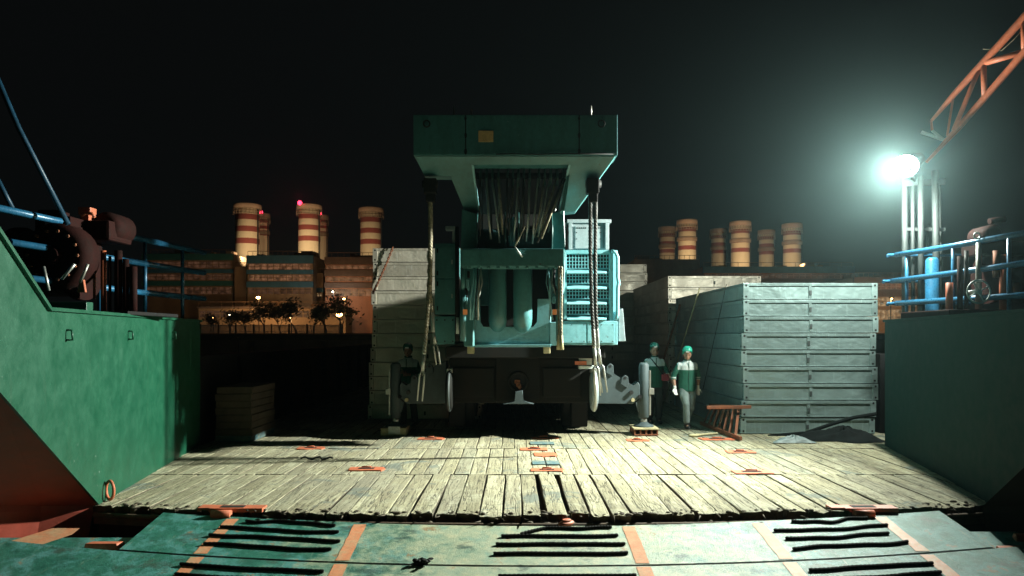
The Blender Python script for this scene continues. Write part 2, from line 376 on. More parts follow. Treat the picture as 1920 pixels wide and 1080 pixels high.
mb = MB()                                                         # steel hull under the boards
xs = [-4.66 + i * (10.06 / 16) for i in range(17)]
pts = [(x, front(x) + 0.03, -0.11) for x in xs] + [(wall_r(13), 13, -0.11), (7.6, 13.05, -0.11), (7.6, 36, -0.11), (-5.45, 36, -0.11), (wall_l(13), 13, -0.11)]
mb.prism(pts, (0, 0, -2.3))
paint('edge_rust', (0.10, 0.06, 0.03), (0.04, 0.025, 0.018), 0.7, 0.8, 0, 9, False, 0.4)
paint('hull_dark', (0.025, 0.014, 0.010), None, 0.5, 0.8, spec=0.2)
deck = struct(mb.build('deck', 'hull_dark'))

mb = MB()
def plank(x0, x1, y0, y1, z, worn_front=False, yaw=0.0, thick=0.095, tl=.012):
    """one board: strips along its length with a slightly wavy edge; its front end may be chewed"""
    n = max(2, int((y1 - y0) / 0.45)); g = 5; tilt = random.uniform(-tl, tl); mb.mi = 0
    rows = []
    for i in range(n + 1):
        t = i / n; y = lerp(y0, y1, t); sx = yaw * (y - y1)
        wav = random.uniform(-0.007, 0.007)
        row = []
        for k in range(g + 1):
            x = lerp(x0, x1, (0, .04, .35, .65, .96, 1)[k]) + sx + wav; zz = z + tilt * (k / g - .5) + random.uniform(-0.0012, 0.0012) - (0.005 if k in (0, g) else 0)
            yy = y
            if worn_front and i == 0: yy = y + random.uniform(0, 0.06); zz -= random.uniform(0.0, 0.022)
            if worn_front and i == 1: yy = y0 + 0.09 + random.uniform(0, 0.06); zz -= random.uniform(0, 0.012)
            row.append(mb.bm.verts.new((x, yy, zz)))
        rows.append(row)
    for a, b in zip(rows, rows[1:]):
        for k in range(g): mb.face([a[k], a[k + 1], b[k + 1], b[k]], False)
    mb.mi = 1
    for row in (rows[0], rows[-1]):
        low = [mb.bm.verts.new((v.co.x, v.co.y + (random.uniform(0, 0.03) if row is rows[0] else 0), z - thick)) for v in row]
        for k in range(g): mb.face([row[k], row[k + 1], low[k + 1], low[k]] if row is rows[0] else [row[k + 1], row[k], low[k], low[k + 1]])
        if row is rows[0]: lowa = low
        else: lowb = low
    for k in (0, g):
        side = [r[k] for r in rows]
        mb.face(side + [lowb[k], lowa[k]] if k == g else list(reversed(side)) + [lowa[k], lowb[k]])
rowD = [None, 10.25, 12.6, 15.2, 18.2, 21.4, 25, 29, 35.5]
skip_gap = {}
for ri in range(8):
    x = -5.42; edge_r = 6.5 if ri < 2 else 7.3
    while x < edge_r:
        wdt = random.choice([0.19, 0.21, 0.23, 0.24]) if ri == 0 else random.choice([0.19, 0.2, 0.21])
        gap = random.uniform(0.006, 0.014) if ri else (random.uniform(0.010, 0.03) if x > -1.6 else random.uniform(.006, .014))
        if ri == 0 and 0.35 < x < 1.25 and random.random() < 0.6: gap = random.uniform(0.05, 0.09)
        if ri == 0 and abs(x - 0.2) < 0.12: gap = 0.05
        x0, x1 = x, x + wdt; xc = (x0 + x1) / 2
        y0 = front(xc) + (random.uniform(-0.02, 0.09) if abs(xc) < 3.2 else 0.0) if ri == 0 else rowD[ri]
        y1 = rowD[ri + 1] + random.uniform(-0.02, 0.0)
        y0 += 0 if ri == 0 else random.uniform(0.004, 0.02)
        if xc < wall_l(8.0) + 0.04: y0 = max(y0, min(12.99, 8.44 + (-4.67 - x1) / 0.165))
        if xc > wall_r(8.0) - 0.04: y0 = max(y0, min(12.96, 8.44 + (x0 - 5.43) / 0.23))
        if y1 - y0 > 0.3 and not (ri >= 2 and xc < -5.4):
            jz_ = .010 if (ri == 0 and xc > -1.6) else .004
            plank(x0, x1, y0, y1, random.uniform(-jz_, jz_ * .8), worn_front=(ri == 0), yaw=random.uniform(-0.01, 0.01) if ri == 0 else 0, tl=jz_)
        x = x1 + gap
paint('plank_edge', (.11, .085, .055), (.04, .03, .02), .8, .9, 0, 12, False, .4)
planking = mb.build('planking', ['wood', 'plank_edge'], deck)

mb = MB()                                                         # steel nosing along the front edge
for i in range(24):
    x0 = -4.68 + i * (10.1 / 24); x1 = x0 + 10.1 / 24
    a = Vector((x0, front(x0) - 0.03, -0.105)); b = Vector((x1, front(x1) - 0.03, -0.105))
    mb.tube([a, b], [0.032, 0.032], 8, False)
    mb.hexa([(x0, front(x0) - 0.04, -0.2), (x1, front(x1) - 0.04, -0.2), (x1, front(x1) + 0.1, -0.2), (x0, front(x0) + 0.1, -0.2),
             (x0, front(x0) - 0.04, -0.115), (x1, front(x1) - 0.04, -0.115), (x1, front(x1) + 0.1, -0.112), (x0, front(x0) + 0.1, -0.112)])
mb.build('edge_nosing', 'edge_rust', deck)

mb = MB()
for i in range(230):
    x = random.uniform(-4.5, 5.2); y = front(x) + random.uniform(-.05, .16) + abs(random.gauss(0, .05)); r = random.uniform(.008, .03)
    mb.blob((x, y, (-.005 if y > front(x) + .04 else -.085)), (r * random.uniform(.8, 1.8), r, r * .6), 6, 4)
for i in range(40):
    x = random.uniform(-4.4, 5.2); y = front(x) + random.uniform(-.03, .1); a = random.uniform(-.8, .8); L = random.uniform(.05, .16)
    mb.tube([(x, y, random.uniform(-.06, 0)), (x + L * math.sin(a), y - L * math.cos(a) * .6, random.uniform(-.07, .02))], [.009, .003], 4)
mb.build('dirt', paint('dirt', (.13, .10, .065), (.03, .025, .02), .9, .9, 0, 14, False, .5), deck)['kind'] = 'stuff'
def socket(px, py, wpx, frame_h=1.0, hole=True):
    D = GD(py); c = P(px, py, D); hw = wpx / 2 / F * D; hd = 0.13 * frame_h; z = 0.014
    mb = MB()
    n = 9; ring = []
    for sx, sy in [(-1, -1), (-.3, -1.15), (.4, -.95), (1, -1.05), (1.08, 0), (.95, 1), (.3, 1.1), (-.4, .95), (-1.05, 1)]:
        ring.append(mb.bm.verts.new((c.x + sx * hw * random.uniform(.9, 1.08), c.y + sy * hd * random.uniform(.85, 1.1), z)))
    low = [mb.bm.verts.new((v.co.x, v.co.y, z - 0.03)) for v in ring]
    mb.face(ring)
    for k in range(n): mb.face([ring[k], ring[(k + 1) % n], low[(k + 1) % n], low[k]])
    if hole:
        mb.mi = 1; mb.box(c.x - hw * .5, c.x + hw * .45, c.y - hd * .35, c.y + hd * .35, z + 0.001, z + 0.005)
        mb.mi = 0; mb.tube([(c.x - hw * .3, c.y, z), (c.x - hw * .3, c.y, z + .025), (c.x + hw * .25, c.y, z + .025), (c.x + hw * .25, c.y, z)], 0.012, 6)
    o = mb.build('lashing_pocket', ['orange_mark', 'hole'], deck)
for args in [(583, 841, 46), (688, 880, 62), (808, 823, 46), (1002, 843, 50), (1020, 822, 50, .8), (1022, 853, 38, 1.3, False), (1026, 882, 58, .8),
             (1195, 826, 42), (1345, 824, 60), (1388, 848, 50), (1410, 886, 74)]: socket(*args)
def blue_board(px, py):
    D = GD(py); c = P(px, py, D); mb = MB(); mb.box(c.x - .11, c.x + .1, c.y - .16, c.y + .16, -0.02, 0.017); mb.build('painted_board', MATS['blue_board'], deck)
paint('blue_board', (0.06, 0.13, 0.15), (0.25, 0.25, 0.18), 0.8, 0.8, 0, 9, False, 0.3)
for a in [(1006, 832), (1028, 832), (1012, 869), (1036, 869)]: blue_board(*a)
# recessed eyes at the front edge: two frames cut into the boards with an orange lug, and one flat lug in the middle
for px, py in [(420, 942), (1612, 957)]:
    D = front((px - 960) / F * 8.0) + 0.05; c = Vector(((px - 960) / F * D, D, 0))
    mb = MB(); mb.box(c.x - .16, c.x + .42, c.y - .01, c.y + .16, -.03, .014); mb.box(c.x - .3, c.x - .16, c.y + .02, c.y + .18, -.03, .013)
    mb.mi = 1; mb.box(c.x - .06, c.x + .2, c.y + .03, c.y + .12, .0145, .019)
    mb.mi = 0; mb.box(c.x - .1, c.x + .11, c.y - .13, c.y - .02, -.11, -.02, .02); mb.cyl((c.x - .1, c.y - .09, -.03), (c.x + .11, c.y - .09, -.03), .045)
    mb.build('towing_eye', ['orange_mark', 'hole'], deck)
D = front(.55) - .03; mb = MB(); c = P(1062, 963, D); mb.tube([(c.x, D, -.085), (c.x, D, -.06), (c.x, D, -.05)], [.11, .10, .06], 14, True, True, (1, .55)); mb.tube([(c.x, D, -.05), (c.x, D, -.03)], [.07, .05], 12, True, True, (1, .6)); mb.build('deck_lug', 'orange_mark', deck)
c = P(206, 935, 8.62); mb = MB(); mb.ring((c.x, c.y, .12), .068, .018, (0.5, 1, 0), 24, 8, 1.55, (1, -.5, 0)); mb.build('pad_eye', 'orange_mark', deck)
# dried mud clods and a scrap of rope on the boards
tag(MB().tube([P(565, 862, GD(862)) + Vector((i * .055, random.uniform(-.05, .05), .025 + .02 * math.sin(i * 1.7))) for i in range(10)], .014, 6).build('rope_scrap', 'rope_dark', None, True),
    'short dark scrap of rope lying on the timber deck beside the long shadow', 'rope')
mb = MB(); pts = [P(lerp(1300, 1345, t), lerp(822, 815, t) + random.uniform(-1.2, 1.2), 14.05 + .3 * t) for t in [i / 12 for i in range(13)]]
for q in pts: q.z = .03
mb.tube(pts, .022, 6); mb.blob(pts[0], (.1, .06, .03)); mb.blob(pts[2], (.07, .05, .03))
tag(mb.build('rope_scrap', 'timber_block', None, True), 'frayed pale rope end lying in front of the rusty ladder', 'rope')

# ramp: sloping steel apron with orange lines and rebar grips
SL = 0.153
def rz(y, drop=0.0): return -0.085 + (-SL) * (7.9 - y) - drop
mb = MB()
def slab(x0, x1, yf, yb, drop=0.0, th=0.05, curve=True):
    n = 14; top = []
    for i in range(n + 1):
        x = lerp(x0, x1, i / n); k = 0.5 * ((x - .3) / 5.0) ** 2 if curve else 0
        top.append((x, yb + k, yf + k))
    a = [mb.bm.verts.new((x, b, rz(b, drop))) for x, b, f in top]; d = [mb.bm.verts.new((x, f, rz(f, drop))) for x, b, f in top]
    a2 = [mb.bm.verts.new((x, b, rz(b, drop) - th)) for x, b, f in top]; d2 = [mb.bm.verts.new((x, f, rz(f, drop) - th)) for x, b, f in top]
    for i in range(n):
        mb.face([a[i], a[i + 1], d[i + 1], d[i]]); mb.face([a2[i], d2[i], d2[i + 1], a2[i + 1]]); mb.face([d[i], d[i + 1], d2[i + 1], d2[i]]); mb.face([a[i], a2[i], a2[i + 1], a[i + 1]])
    for i in (0, n): mb.face([a[i], d[i], d2[i], a2[i]])
SEAM = 6.93
slab(-3.83, 4.72, SEAM + .012, 7.86)
slab(-5.6, 6.6, -3.0, SEAM - .012, 0.006, .2)
slab(-6.2, -3.6, 6.0, 7.75, 0.085, .15, False); slab(4.5, 7.0, 6.0, 7.9, 0.085, .15, False)
ramp = struct(mb.build('ramp', 'plate'))
mb = MB()
for x in (-3.0, -1.6, -.22, 1.22, 2.6, 3.98):
    if abs(x + .22) < .01: continue
    for y0, y1, dr in ((SEAM + .03, 7.8, -.003), (4.5, SEAM - .03, .003)):
        k = .5 * ((x - .3) / 5) ** 2; y0 += k; y1 += k if y0 > SEAM else k
        n = 9
        L = [(x - .065 + random.uniform(-.006, .006), lerp(y0, y1, i / n)) for i in range(n + 1)]; Rr = [(x + .065 + random.uniform(-.006, .006), lerp(y0, y1, i / n)) for i in range(n + 1)]
        va = [mb.bm.verts.new((a, b, rz(b, dr) + .001)) for a, b in L]; vb = [mb.bm.verts.new((a, b, rz(b, dr) + .001)) for a, b in Rr]
        for i in range(n): mb.face([va[i], vb[i], vb[i + 1], va[i + 1]])
# slanted line on the lower wing at the left
def wing(px, py):
    k = -0.085 - .085 - SL * 7.9; D = (EYE - k) / ((py - HOR) / F + SL); return ((px - 960) / F * D, D, rz(D, .085) + .004)
mb.face([mb.bm.verts.new(wing(*a)) for a in ((-60, 1068), (-60, 1040), (98, 991), (150, 991), (135, 1003))])
mb.build('painted_line', MATS['line_paint'] if 'line_paint' in MATS else paint('line_paint', (0.66, 0.25, 0.12), (0.5, 0.38, 0.22), 0.8, 0.6, 0, 5, False, 0.25), ramp)
def grip(x0, x1, y, wav, drop=0.0, broken=False):
    mb = MB(); n = 60; pts = []; rs = []; ph = random.uniform(0, 6); k0 = .5 * (((x0 + x1) / 2 - .3) / 5) ** 2
    for i in range(n + 1):
        t = i / n; x = lerp(x0, x1, t); y2 = y + .5 * ((x - .3) / 5) ** 2 + wav * (math.sin(t * 7 + ph) + .5 * math.sin(t * 15 + ph * 2))
        if broken and t < .28: y2 -= (0.28 - t) * .6
        pts.append((x, y2, rz(y2, drop) + .016)); rs.append(.0145 + (.0035 if i % 2 else 0))
    mb.tube(pts, rs, 7, True, False); mb.build('grip_bar', 'crane_black', ramp)
for x0, x1, w_ in ((-3.08, -1.72, .012), (-.16, 1.1, .006), (2.72, 3.9, .016)):
    for i, y in enumerate((7.76, 7.56, 7.37, 7.16)):
        grip(x0 + (.25 if i == 0 else random.uniform(-.03, .06)), x1 + random.uniform(-.06, .05) - (.1 if i == 0 else 0), y, w_ * (2 if i == 0 else 1), 0, broken=(i == 0 and x0 > -1 and x0 < 0))
    for y in (6.72, 6.53, 6.33, 6.1): grip(x0 + random.uniform(-.04, .04), x1 + random.uniform(-.04, .04), y, w_ * .5, 0.006)
mb = MB()
for i in range(30):
    x0 = -3.85 + i * .286; k = .5 * ((x0 - .3) / 5) ** 2; k2 = .5 * ((x0 + .286 - .3) / 5) ** 2
    mb.tube([(x0, SEAM + k, rz(SEAM + k) - .01), (x0 + .286, SEAM + k2, rz(SEAM + k2) - .012)], .009, 6, False)
mb.build('hinge_seam', 'crane_black', ramp)
def ramp_lug(px0, px1, py, D, h=.055):
    a = P(px0, py, D); b = P(px1, py, D); z = rz(D, .085); mb = MB()
    mb.hexa([(a.x, D - .05, z - .02), (b.x, D - .05, z - .02), (b.x + .03, D + .09, z - .02), (a.x + .03, D + .09, z - .02),
             (a.x + .01, D - .03, z + h), (b.x - .04, D - .03, z + h), (b.x - .01, D + .06, z + h), (a.x + .04, D + .06, z + h)], .012)
    mb.build('ramp_lug', 'orange_mark', ramp)
ramp_lug(160, 228, 1008, 7.5); ramp_lug(92, 170, 1035, 7.22); ramp_lug(10, 100, 1070, 6.82); ramp_lug(1868, 1960, 1012, 7.4); ramp_lug(1900, 1990, 985, 7.7)
mb = MB(); D0 = 6.98; c = Vector(((790 - 960) / F * D0, D0, rz(D0)))
for i in range(26): mb.blob(c + Vector((random.gauss(0, .035), random.gauss(0, .03), random.uniform(.005, .05))), (random.uniform(.012, .03),) * 2 + (random.uniform(.01, .022),), 6, 4)
tag(mb.build('mud_clod', 'crane_black', None, True), 'dark clod of mud or rope on the steel ramp at its middle seam', 'debris')

# ------------------------------------------------------------------ bulwarks, handrails
TOPZ = 2.16
def bulwark(side):
    wl = wall_l if side < 0 else wall_r
    t = thing('bulwark', 'green steel bulwark with a dark red lower bow plate, left of the deck' if side < 0 else 'dark unlit green bulwark along the right edge of the deck',
              'bulwark', (wl(10.5), 10.5, 0), 'steel bulwarks either side of the deck')
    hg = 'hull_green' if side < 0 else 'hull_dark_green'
    out = side * 8.6; Df = 12.98 if side < 0 else 12.95
    mb = MB()
    # long tank with a flat top, then the rising bow
    crease = [(8.44, 0.0), (6.29, 1.43), (5.2, 2.16)]
    inner = [(wl(Df), Df)]
    rise = 7.18 if side < 0 else 6.0
    z_r = lambda D: TOPZ + max(0, rise - D) * 0.66
    prof_top = [(Df, TOPZ), (rise, TOPZ), (4.2, z_r(4.2)), (2.0, z_r(4.2) + .3)]
    prof_bot = [(2.0, 3.4), (5.2, 2.16), (6.29, 1.43), (8.44, 0.0), (8.44, -.16), (Df, -.16)] if side < 0 else [(2.0, 3.4), (5.2, 2.16), (6.6, 1.22), (8.44, 0.0), (8.44, -.16), (Df, -.16)]
    poly = [Vector((wl(D), D, z)) for D, z in prof_top + prof_bot]
    # panel skin (a plate 60 mm thick), deck plate on top and the end and outer plates of the tank
    mb.prism(poly, (side * .06, 0, 0), 0)
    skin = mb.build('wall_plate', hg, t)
    mb = MB(); a, b = wl(Df), wl(rise)
    mb.hexa([(a + side * .06, Df, TOPZ - .06), (b + side * .06, rise, TOPZ - .06), (out, rise, TOPZ - .06), (out, Df, TOPZ - .06), (a + side * .06, Df, TOPZ - .004), (b + side * .06, rise, TOPZ - .004), (out, rise, TOPZ - .004), (out, Df, TOPZ - .004)])
    mb.hexa([(a + side * .06, Df - .06, -2.4), (out, Df - .06, -2.4), (out, Df - .002, -2.4), (a + side * .06, Df - .002, -2.4), (a + side * .06, Df - .06, TOPZ - .06), (out, Df - .06, TOPZ - .06), (out, Df - .002, TOPZ - .06), (a + side * .06, Df - .002, TOPZ - .06)])
    mb.box(min(out, out + side * .06), max(out, out + side * .06), 3, Df, -2.4, TOPZ)
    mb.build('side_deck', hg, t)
    mb = MB()                                                     # bow plate below the crease, folding outward and down
    cr = [Vector((wl(D) + side * .03, D, z)) for D, z in ((8.44, 0.0), (6.29, 1.43) if side < 0 else (6.6, 1.22), (5.2, 2.16), (2.0, 3.4))]
    lo = [Vector((wl(8.44) + side * .06, 8.43, -.02)), Vector((side * 5.12, 8.12, .05)), Vector((side * 5.5, 7.5, .2)), Vector((side * 5.7, 6.3, .4))]
    lo2 = [q + Vector((0, 0, -.07)) for q in lo]; lo3 = [q + Vector((side * .5, .2, -2.2)) for q in lo]
    for r0, r1 in ((cr, lo), (lo, lo2), (lo2, lo3)):
        va = [mb.bm.verts.new(q) for q in r0]; vb = [mb.bm.verts.new(q) for q in r1]
        for i in range(3): mb.face([va[i], va[i + 1], vb[i + 1], vb[i]])
    mb.build('bow_plate', 'hull_red' if side < 0 else 'hull_dark', t)  # right plate coloured dark for its shade, in place of the red
    mb = MB()                                                     # rolled edge and weld seams
    top = [Vector((wl(D), D, z)) for D, z in prof_top[:3]]
    for q0, q1 in zip(top, top[1:]): mb.bar(q0 - Vector((side * .012, 0, 0)), q1 - Vector((side * .012, 0, 0)), .05, .035)
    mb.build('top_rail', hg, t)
    return t
bl = bulwark(-1); br = bulwark(1)
for D, z, w_, h_ in ((8.9, 1.55, .28, .2), (10.9, .7, .22, .3), (12.2, 1.6, .2, .25)):
    mb = MB(); x = wall_l(D); mb.hexa([(x - .002, D - w_, z - h_), (x + .008, D - w_, z - h_), (wall_l(D + w_) + .008, D + w_, z - h_), (wall_l(D + w_) - .002, D + w_, z - h_), (x - .002, D - w_, z + h_), (x + .008, D - w_, z + h_), (wall_l(D + w_) + .008, D + w_, z + h_), (wall_l(D + w_) - .002, D + w_, z + h_)], .004)
    for v in mb.bm.verts: pass
    mb.build('doubler_plate', 'hull_green', bl)
for D in (7.6, 9.4, 11.3):
    mb = MB(); x = wall_l(D); mb.tube([(x - .01, D, TOPZ - .2), (x + .05, D, TOPZ - .2), (x + .06, D, TOPZ - .3), (x - .01, D, TOPZ - .3)], .012, 6); mb.build('rung', 'hull_green', bl)
for x0, x1, dx, lab in ((-5.9, -5.5, -.35, 'black steel coaming along the far left deck edge beyond the lit bulwark'), (7.2, 7.5, .1, 'black steel coaming along the far right deck edge beside the racks')):
    t = thing('coaming', lab, 'coaming', (x0, 24, 0), 'coamings along the far deck edges')
    ys = 13.0 if x0 < 0 else 14.6
    mb = MB(); mb.hexa([(x0, ys, -2.4), (x1, ys, -2.4), (x1 + dx, 37, -2.4), (x0 + dx, 37, -2.4), (x0, ys, 1.55), (x1, ys, 1.55), (x1 + dx, 37, 1.55), (x0 + dx, 37, 1.55)], .02); mb.build('coaming_plate', 'black_steel', t)
    for i in range(12):
        y = 15 + i * 1.8; mb = MB(); xx = (x1 if x0 < 0 else x0) + dx * (y - 13) / 24; sg = 1 if x0 < 0 else -1
        mb.prism([(xx, y, 1.5), (xx + sg * .06, y, 1.5), (xx + sg * .22, y, .02), (xx, y, .02)], (0, .04, 0)); mb.build('stiffener', 'black_steel', t)

def handrail(name, label, posts, rails, side, z0=TOPZ):
    t = thing(name, label, 'handrail', (posts[0][0], posts[0][1], z0), 'blue pipe handrails on the bulwark tops')
    for x, y, zt in posts:
        MB().tube([(x, y, z0 - .01), (x, y, zt)], .03, 8).build('post', 'rail_blue', t)
    for pts, r in rails: MB().tube(pts, r, 8).build('rail', 'rail_blue', t)
    return t
def on(px, py, X): # point on the vertical plane x = X(D) line seen at the pixel: iterate
    D = 10.0
    for _ in range(60): D = 0.5 * D + 0.5 * (X(D) * F / (px - 960))
    return P(px, py, D)
XL = lambda D: -5.9 + (D - 8.6) * .1
XR = lambda D: 7.2 - (D - 10.5) * .122
rl = [([on(-60, 378, XL), on(130, 419, XL), on(383, 474, XL)], .046), ([on(18, 454, XL), on(274, 495, XL), on(383, 512, XL)], .046), ([on(55, 522, XL), on(261, 548, XL), on(383, 560, XL)], .046)]
pl = [(q.x, q.y, q.z) for q in (on(187, 431, XL), on(272, 450, XL), on(342, 465, XL), on(-40, 382, XL))]
handrail('handrail', 'blue three-bar pipe handrail in front of the dark red winch on the left bulwark', pl, rl, -1)
rr = [([on(1680, 478, XR), on(1787, 461, XR), on(1960, 430, XR)], .046), ([on(1672, 527, XR), on(1787, 512, XR), on(1960, 488, XR)], .046), ([on(1680, 569, XR), on(1787, 562, XR), on(1960, 551, XR)], .046)]
# the returns across the far end of the side deck
for k, (py, a) in enumerate(((478, rr[0][0][0]), (527, rr[1][0][0]), (569, rr[2][0][0]))):
    rr.append(([a, a + Vector((-.12, .05, 0)), a + Vector((-.15, .0, -.02))], .03)); rr.append(([a + Vector((.02, 0, 0)), a + Vector((1.4, .12, 0))], .03))
pr = [(q.x, q.y, q.z) for q in (on(1700, 475, XR), on(1787, 461, XR), on(1892, 442, XR), on(1950, 432, XR))]
handrail('handrail', 'blue three-bar pipe handrail below the floodlight on the right bulwark', pr, rr, 1)

# ------------------------------------------------------------------ floodlight, mast, lattice boom, stays
mz = TOPZ
t = thing('lamp_mast', 'grey mast of several upright pipes with a fat blue cylinder behind the right handrail', 'mast', P(1720, 600, 13.4) * 1)
t.location.z = mz
for px, r, top in ((1697, .055, 330), (1712, .035, 325), (1727, .05, 330), (1741, .025, 420), (1757, .06, 320), (1766, .022, 335)):
    a = P(px, 600, 13.4 + .2 * math.sin(px)); b = P(px - (1 if px < 1750 else 4), top, a.y); a.z = mz - .01
    MB().tube([a, b], [r, r * .9], 10).build('pipe', 'mast_grey', t)
a = P(1748, 590, 13.0); a.z = mz - .01; b = P(1748, 483, 13.0)
MB().tube([a, a + (b - a) * .05, b - Vector((0, 0, .05)), b], [.13, .11, .11, .07], 14).build('cylinder', 'rail_blue', t)
mb = MB(); mb.bar(P(1692, 345, 13.5), P(1772, 340, 13.3), .1, .1); mb.build('cross_arm', 'mast_grey', t)
mb = MB(); mb.bar(P(1692, 430, 13.5), P(1772, 430, 13.3), .05, .06)
mb.build('cross_arm', 'mast_grey', t)
mb = MB(); mb.tube([P(1715, 338, 13.4), P(1706, 318, 12.4), LAMP + Vector((.18, .28, 0))], .03, 8); mb.build('lamp_bracket', 'mast_grey', t)
fl = thing('floodlight', 'glaring white floodlight on the mast above the right handrail', 'floodlight', tuple(LAMP))
fd = (Vector((-1.2, 8.6, 0.6)) - LAMP).normalized()
fx = fd.cross(Vector((0, 0, 1))).normalized(); fz = fx.cross(fd).normalized()
def fpt(x, y, z): return LAMP + fx * x + fz * z + fd * y
mb = MB(); wv, hv = .33, .26
mb.tube([fpt(0, -.42, 0), fpt(0, -.38, 0), fpt(0, -.2, 0), fpt(0, -.05, 0)], [.1, .13, .17, .215], 28, True, True, (1.0, .84), fx); mb.build('housing', 'mast_grey', fl)
mb = MB(); mb.tube([fpt(0, -.06, 0), fpt(0, .0, 0), fpt(0, .05, 0), fpt(0, .085, 0)], [.21, .22, .17, .07], 32, True, True, (1.0, .84), fx); mb.build('lamp_glass', 'lamp_glass', fl)
KEYCOL = (0.92, 1.0, 0.88)
key = light('flood_beam', 'SPOT', fpt(0, .12, 0), 14500, KEYCOL, .12); key.data.spot_size = R(114); key.data.spot_blend = 1.0; aim(key, (-6.0, 9.6, 1.0))
spill = light('flood_spill', 'POINT', fpt(0, .14, 0), 1900, KEYCOL, .12)


t = thing('lattice_boom', 'orange lattice boom of welded tubes reaching up at the right edge', 'crane boom', P(1775, 262, 13))
DB = lambda px: 13.0 - (px - 1740) * .006
q = lambda px, py, dy=0: P(px, py, DB(px)) + Vector((0, dy, 0))
c1 = [(1746, 227), (1788, 178), (1841, 120), (1920, 33), (1990, -44)]; c2 = [(1770, 266), (1835, 196), (1920, 98), (1990, 17)]
MB().tube([q(*a) for a in c1], [.025, .05, .06, .065, .065], 10).build('chord', 'boom_orange', t)
MB().tube([q(*a) for a in c2], [.025, .055, .06, .06], 10).build('chord', 'boom_orange', t)
MB().tube([q(a, b, 1.0) + Vector((.25, 0, -.12)) for a, b in c2], [.025, .055, .06, .06], 10).build('chord', 'boom_orange', t)
for a, b, r in (((1841, 120), (1914, 99), .05), ((1844, 121), (1846, 184), .045), ((1835, 131), (1788, 245), .04), ((1919, 36), (1920, 98), .04), ((1788, 178), (1776, 255), .02), ((1746, 227), (1748, 245), .02), ((1748, 245), (1770, 262), .022), ((1728, 248), (1770, 262), .03)):
    MB().tube([q(*a), q(*b)], r, 8).build('brace', 'boom_orange' if b != (1770, 262) else 'bare_steel', t)
for a, b in (((1846, 184), (1835, 196)), ((1920, 98), (1870, 155))):
    MB().tube([q(*a), q(*b, 1.0) + Vector((.25, 0, -.12))], .03, 8).build('brace', 'boom_orange', t)
MB().tube([q(1918, 55), q(1900, 75), q(1878, 95), q(1843, 92)], .007, 5).build('cable', 'rope_steel', t)

tag(MB().tube([P(-60, 20, 8.7), P(35, 240, 9.0), P(128, 421, 9.2)], .032, 10).build('stay_pole', 'pole_blue', None, True), 'long blue pole slanting down to the dark red winch at the left edge', 'pole')
tag(MB().tube([P(-40, 270, 9.6), P(0, 345, 9.6), P(24, 392, 9.6)], .03, 8).build('stay_pole', 'pole_blue', None, True), 'short dark pole slanting into the far left edge above the handrail', 'pole')

# ------------------------------------------------------------------ stacks of steel racks
RW, RL, RH = 2.6, 5.95, 0.325
def make_rack(mat, label, group, lashed=True):
    t = thing('steel_rack', label, 'steel rack', (0, 0, 0), group)
    mb = MB(); W = RW / 2
    mb.box(-W + .024, W - .024, .024, RL - .024, .004, RH - .016)
    mb.build('panel', mat, t)
    mb = MB()                                                     # flange round the top of the panel and a thin lip at its foot
    for z0, z1, d in ((0.0, .02, .012), (RH - .07, RH - .014, .002)):
        for x0, x1, y0, y1 in ((-W + .1, W - .1, d, .03), (-W + .1, W - .1, RL - .03, RL - d), (-W + d, -W + .03, .1, RL - .1), (W - .03, W - d, .1, RL - .1)):
            mb.box(x0, x1, y0, y1, z0, z1, .003)
    mb.build('flange', mat, t)
    for sx, y0, y1 in ((-1, 0, .11), (1, 0, .11), (-1, RL - .11, RL), (1, RL - .11, RL)):
        mb = MB(); a, b = (-W, -W + .11) if sx < 0 else (W - .11, W)
        mb.box(a, b, y0, y1, .002, RH - .012, .008)
        mb.mi = 1
        yy = y0 - .0015 if y0 == 0 else y1 + .0015
        for z in (.05, RH - .06): mb.disc(((a + b) / 2, yy, z), .021, (0, 1, 0))
        for z in (.06, RH - .06): mb.disc((sx * (W + .0015), (y0 + y1) / 2, z), .019, (1, 0, 0))
        mb.build('corner_post', [mat, 'hole'], t)
    mb = MB(); mb.box(-.03, .03, .008, .026, .022, RH - .072, .004); mb.mi = 1; mb.box(-.02, .022, -.004, .008, .08, .17, .004); mb.build('clip', [mat, 'mast_grey'], t)
    return t
proto = {}
def ordinal(i, n):
    names = ['lowest', 'second', 'third', 'fourth', 'fifth', 'sixth', 'seventh', 'eighth', 'ninth', 'tenth', 'eleventh', 'twelfth', 'thirteenth', 'fourteenth', 'fifteenth']
    return 'topmost' if i == n - 1 else ('lowest' if i == 0 else names[i] + ' from the bottom')
def stack(x, y, n, mat, where, group, jit=.025, lean=0.0):
    for i in range(n):
        lab = 'flat steel rack, %s, in %s' % (ordinal(i, n), where)
        loc = Vector((x + random.uniform(-jit, jit) + lean * i, y + random.uniform(-.02, .02), .012 + i * RH))
        if mat not in proto: proto[mat] = make_rack(mat, lab, group); proto[mat].location = loc
        else: dup(proto[mat], loc, lab, group)
stack(5.74, 14.42, 9, 'rack_metal', 'the stack beside the two workers', 'racks in the stack beside the workers', .028, .004)
stack(5.66, 20.85, 11, 'rack_beige', 'the stack behind the one beside the workers', 'racks in the second stack')
stack(3.7, 27.6, 14, 'rack_beige', 'the far stack right of the crane', 'racks in the far stack')
stack(-1.98, 17.0, 12, 'rack_beige', 'the stack left of the crane', 'racks in the stack left of the crane', .03, .012)
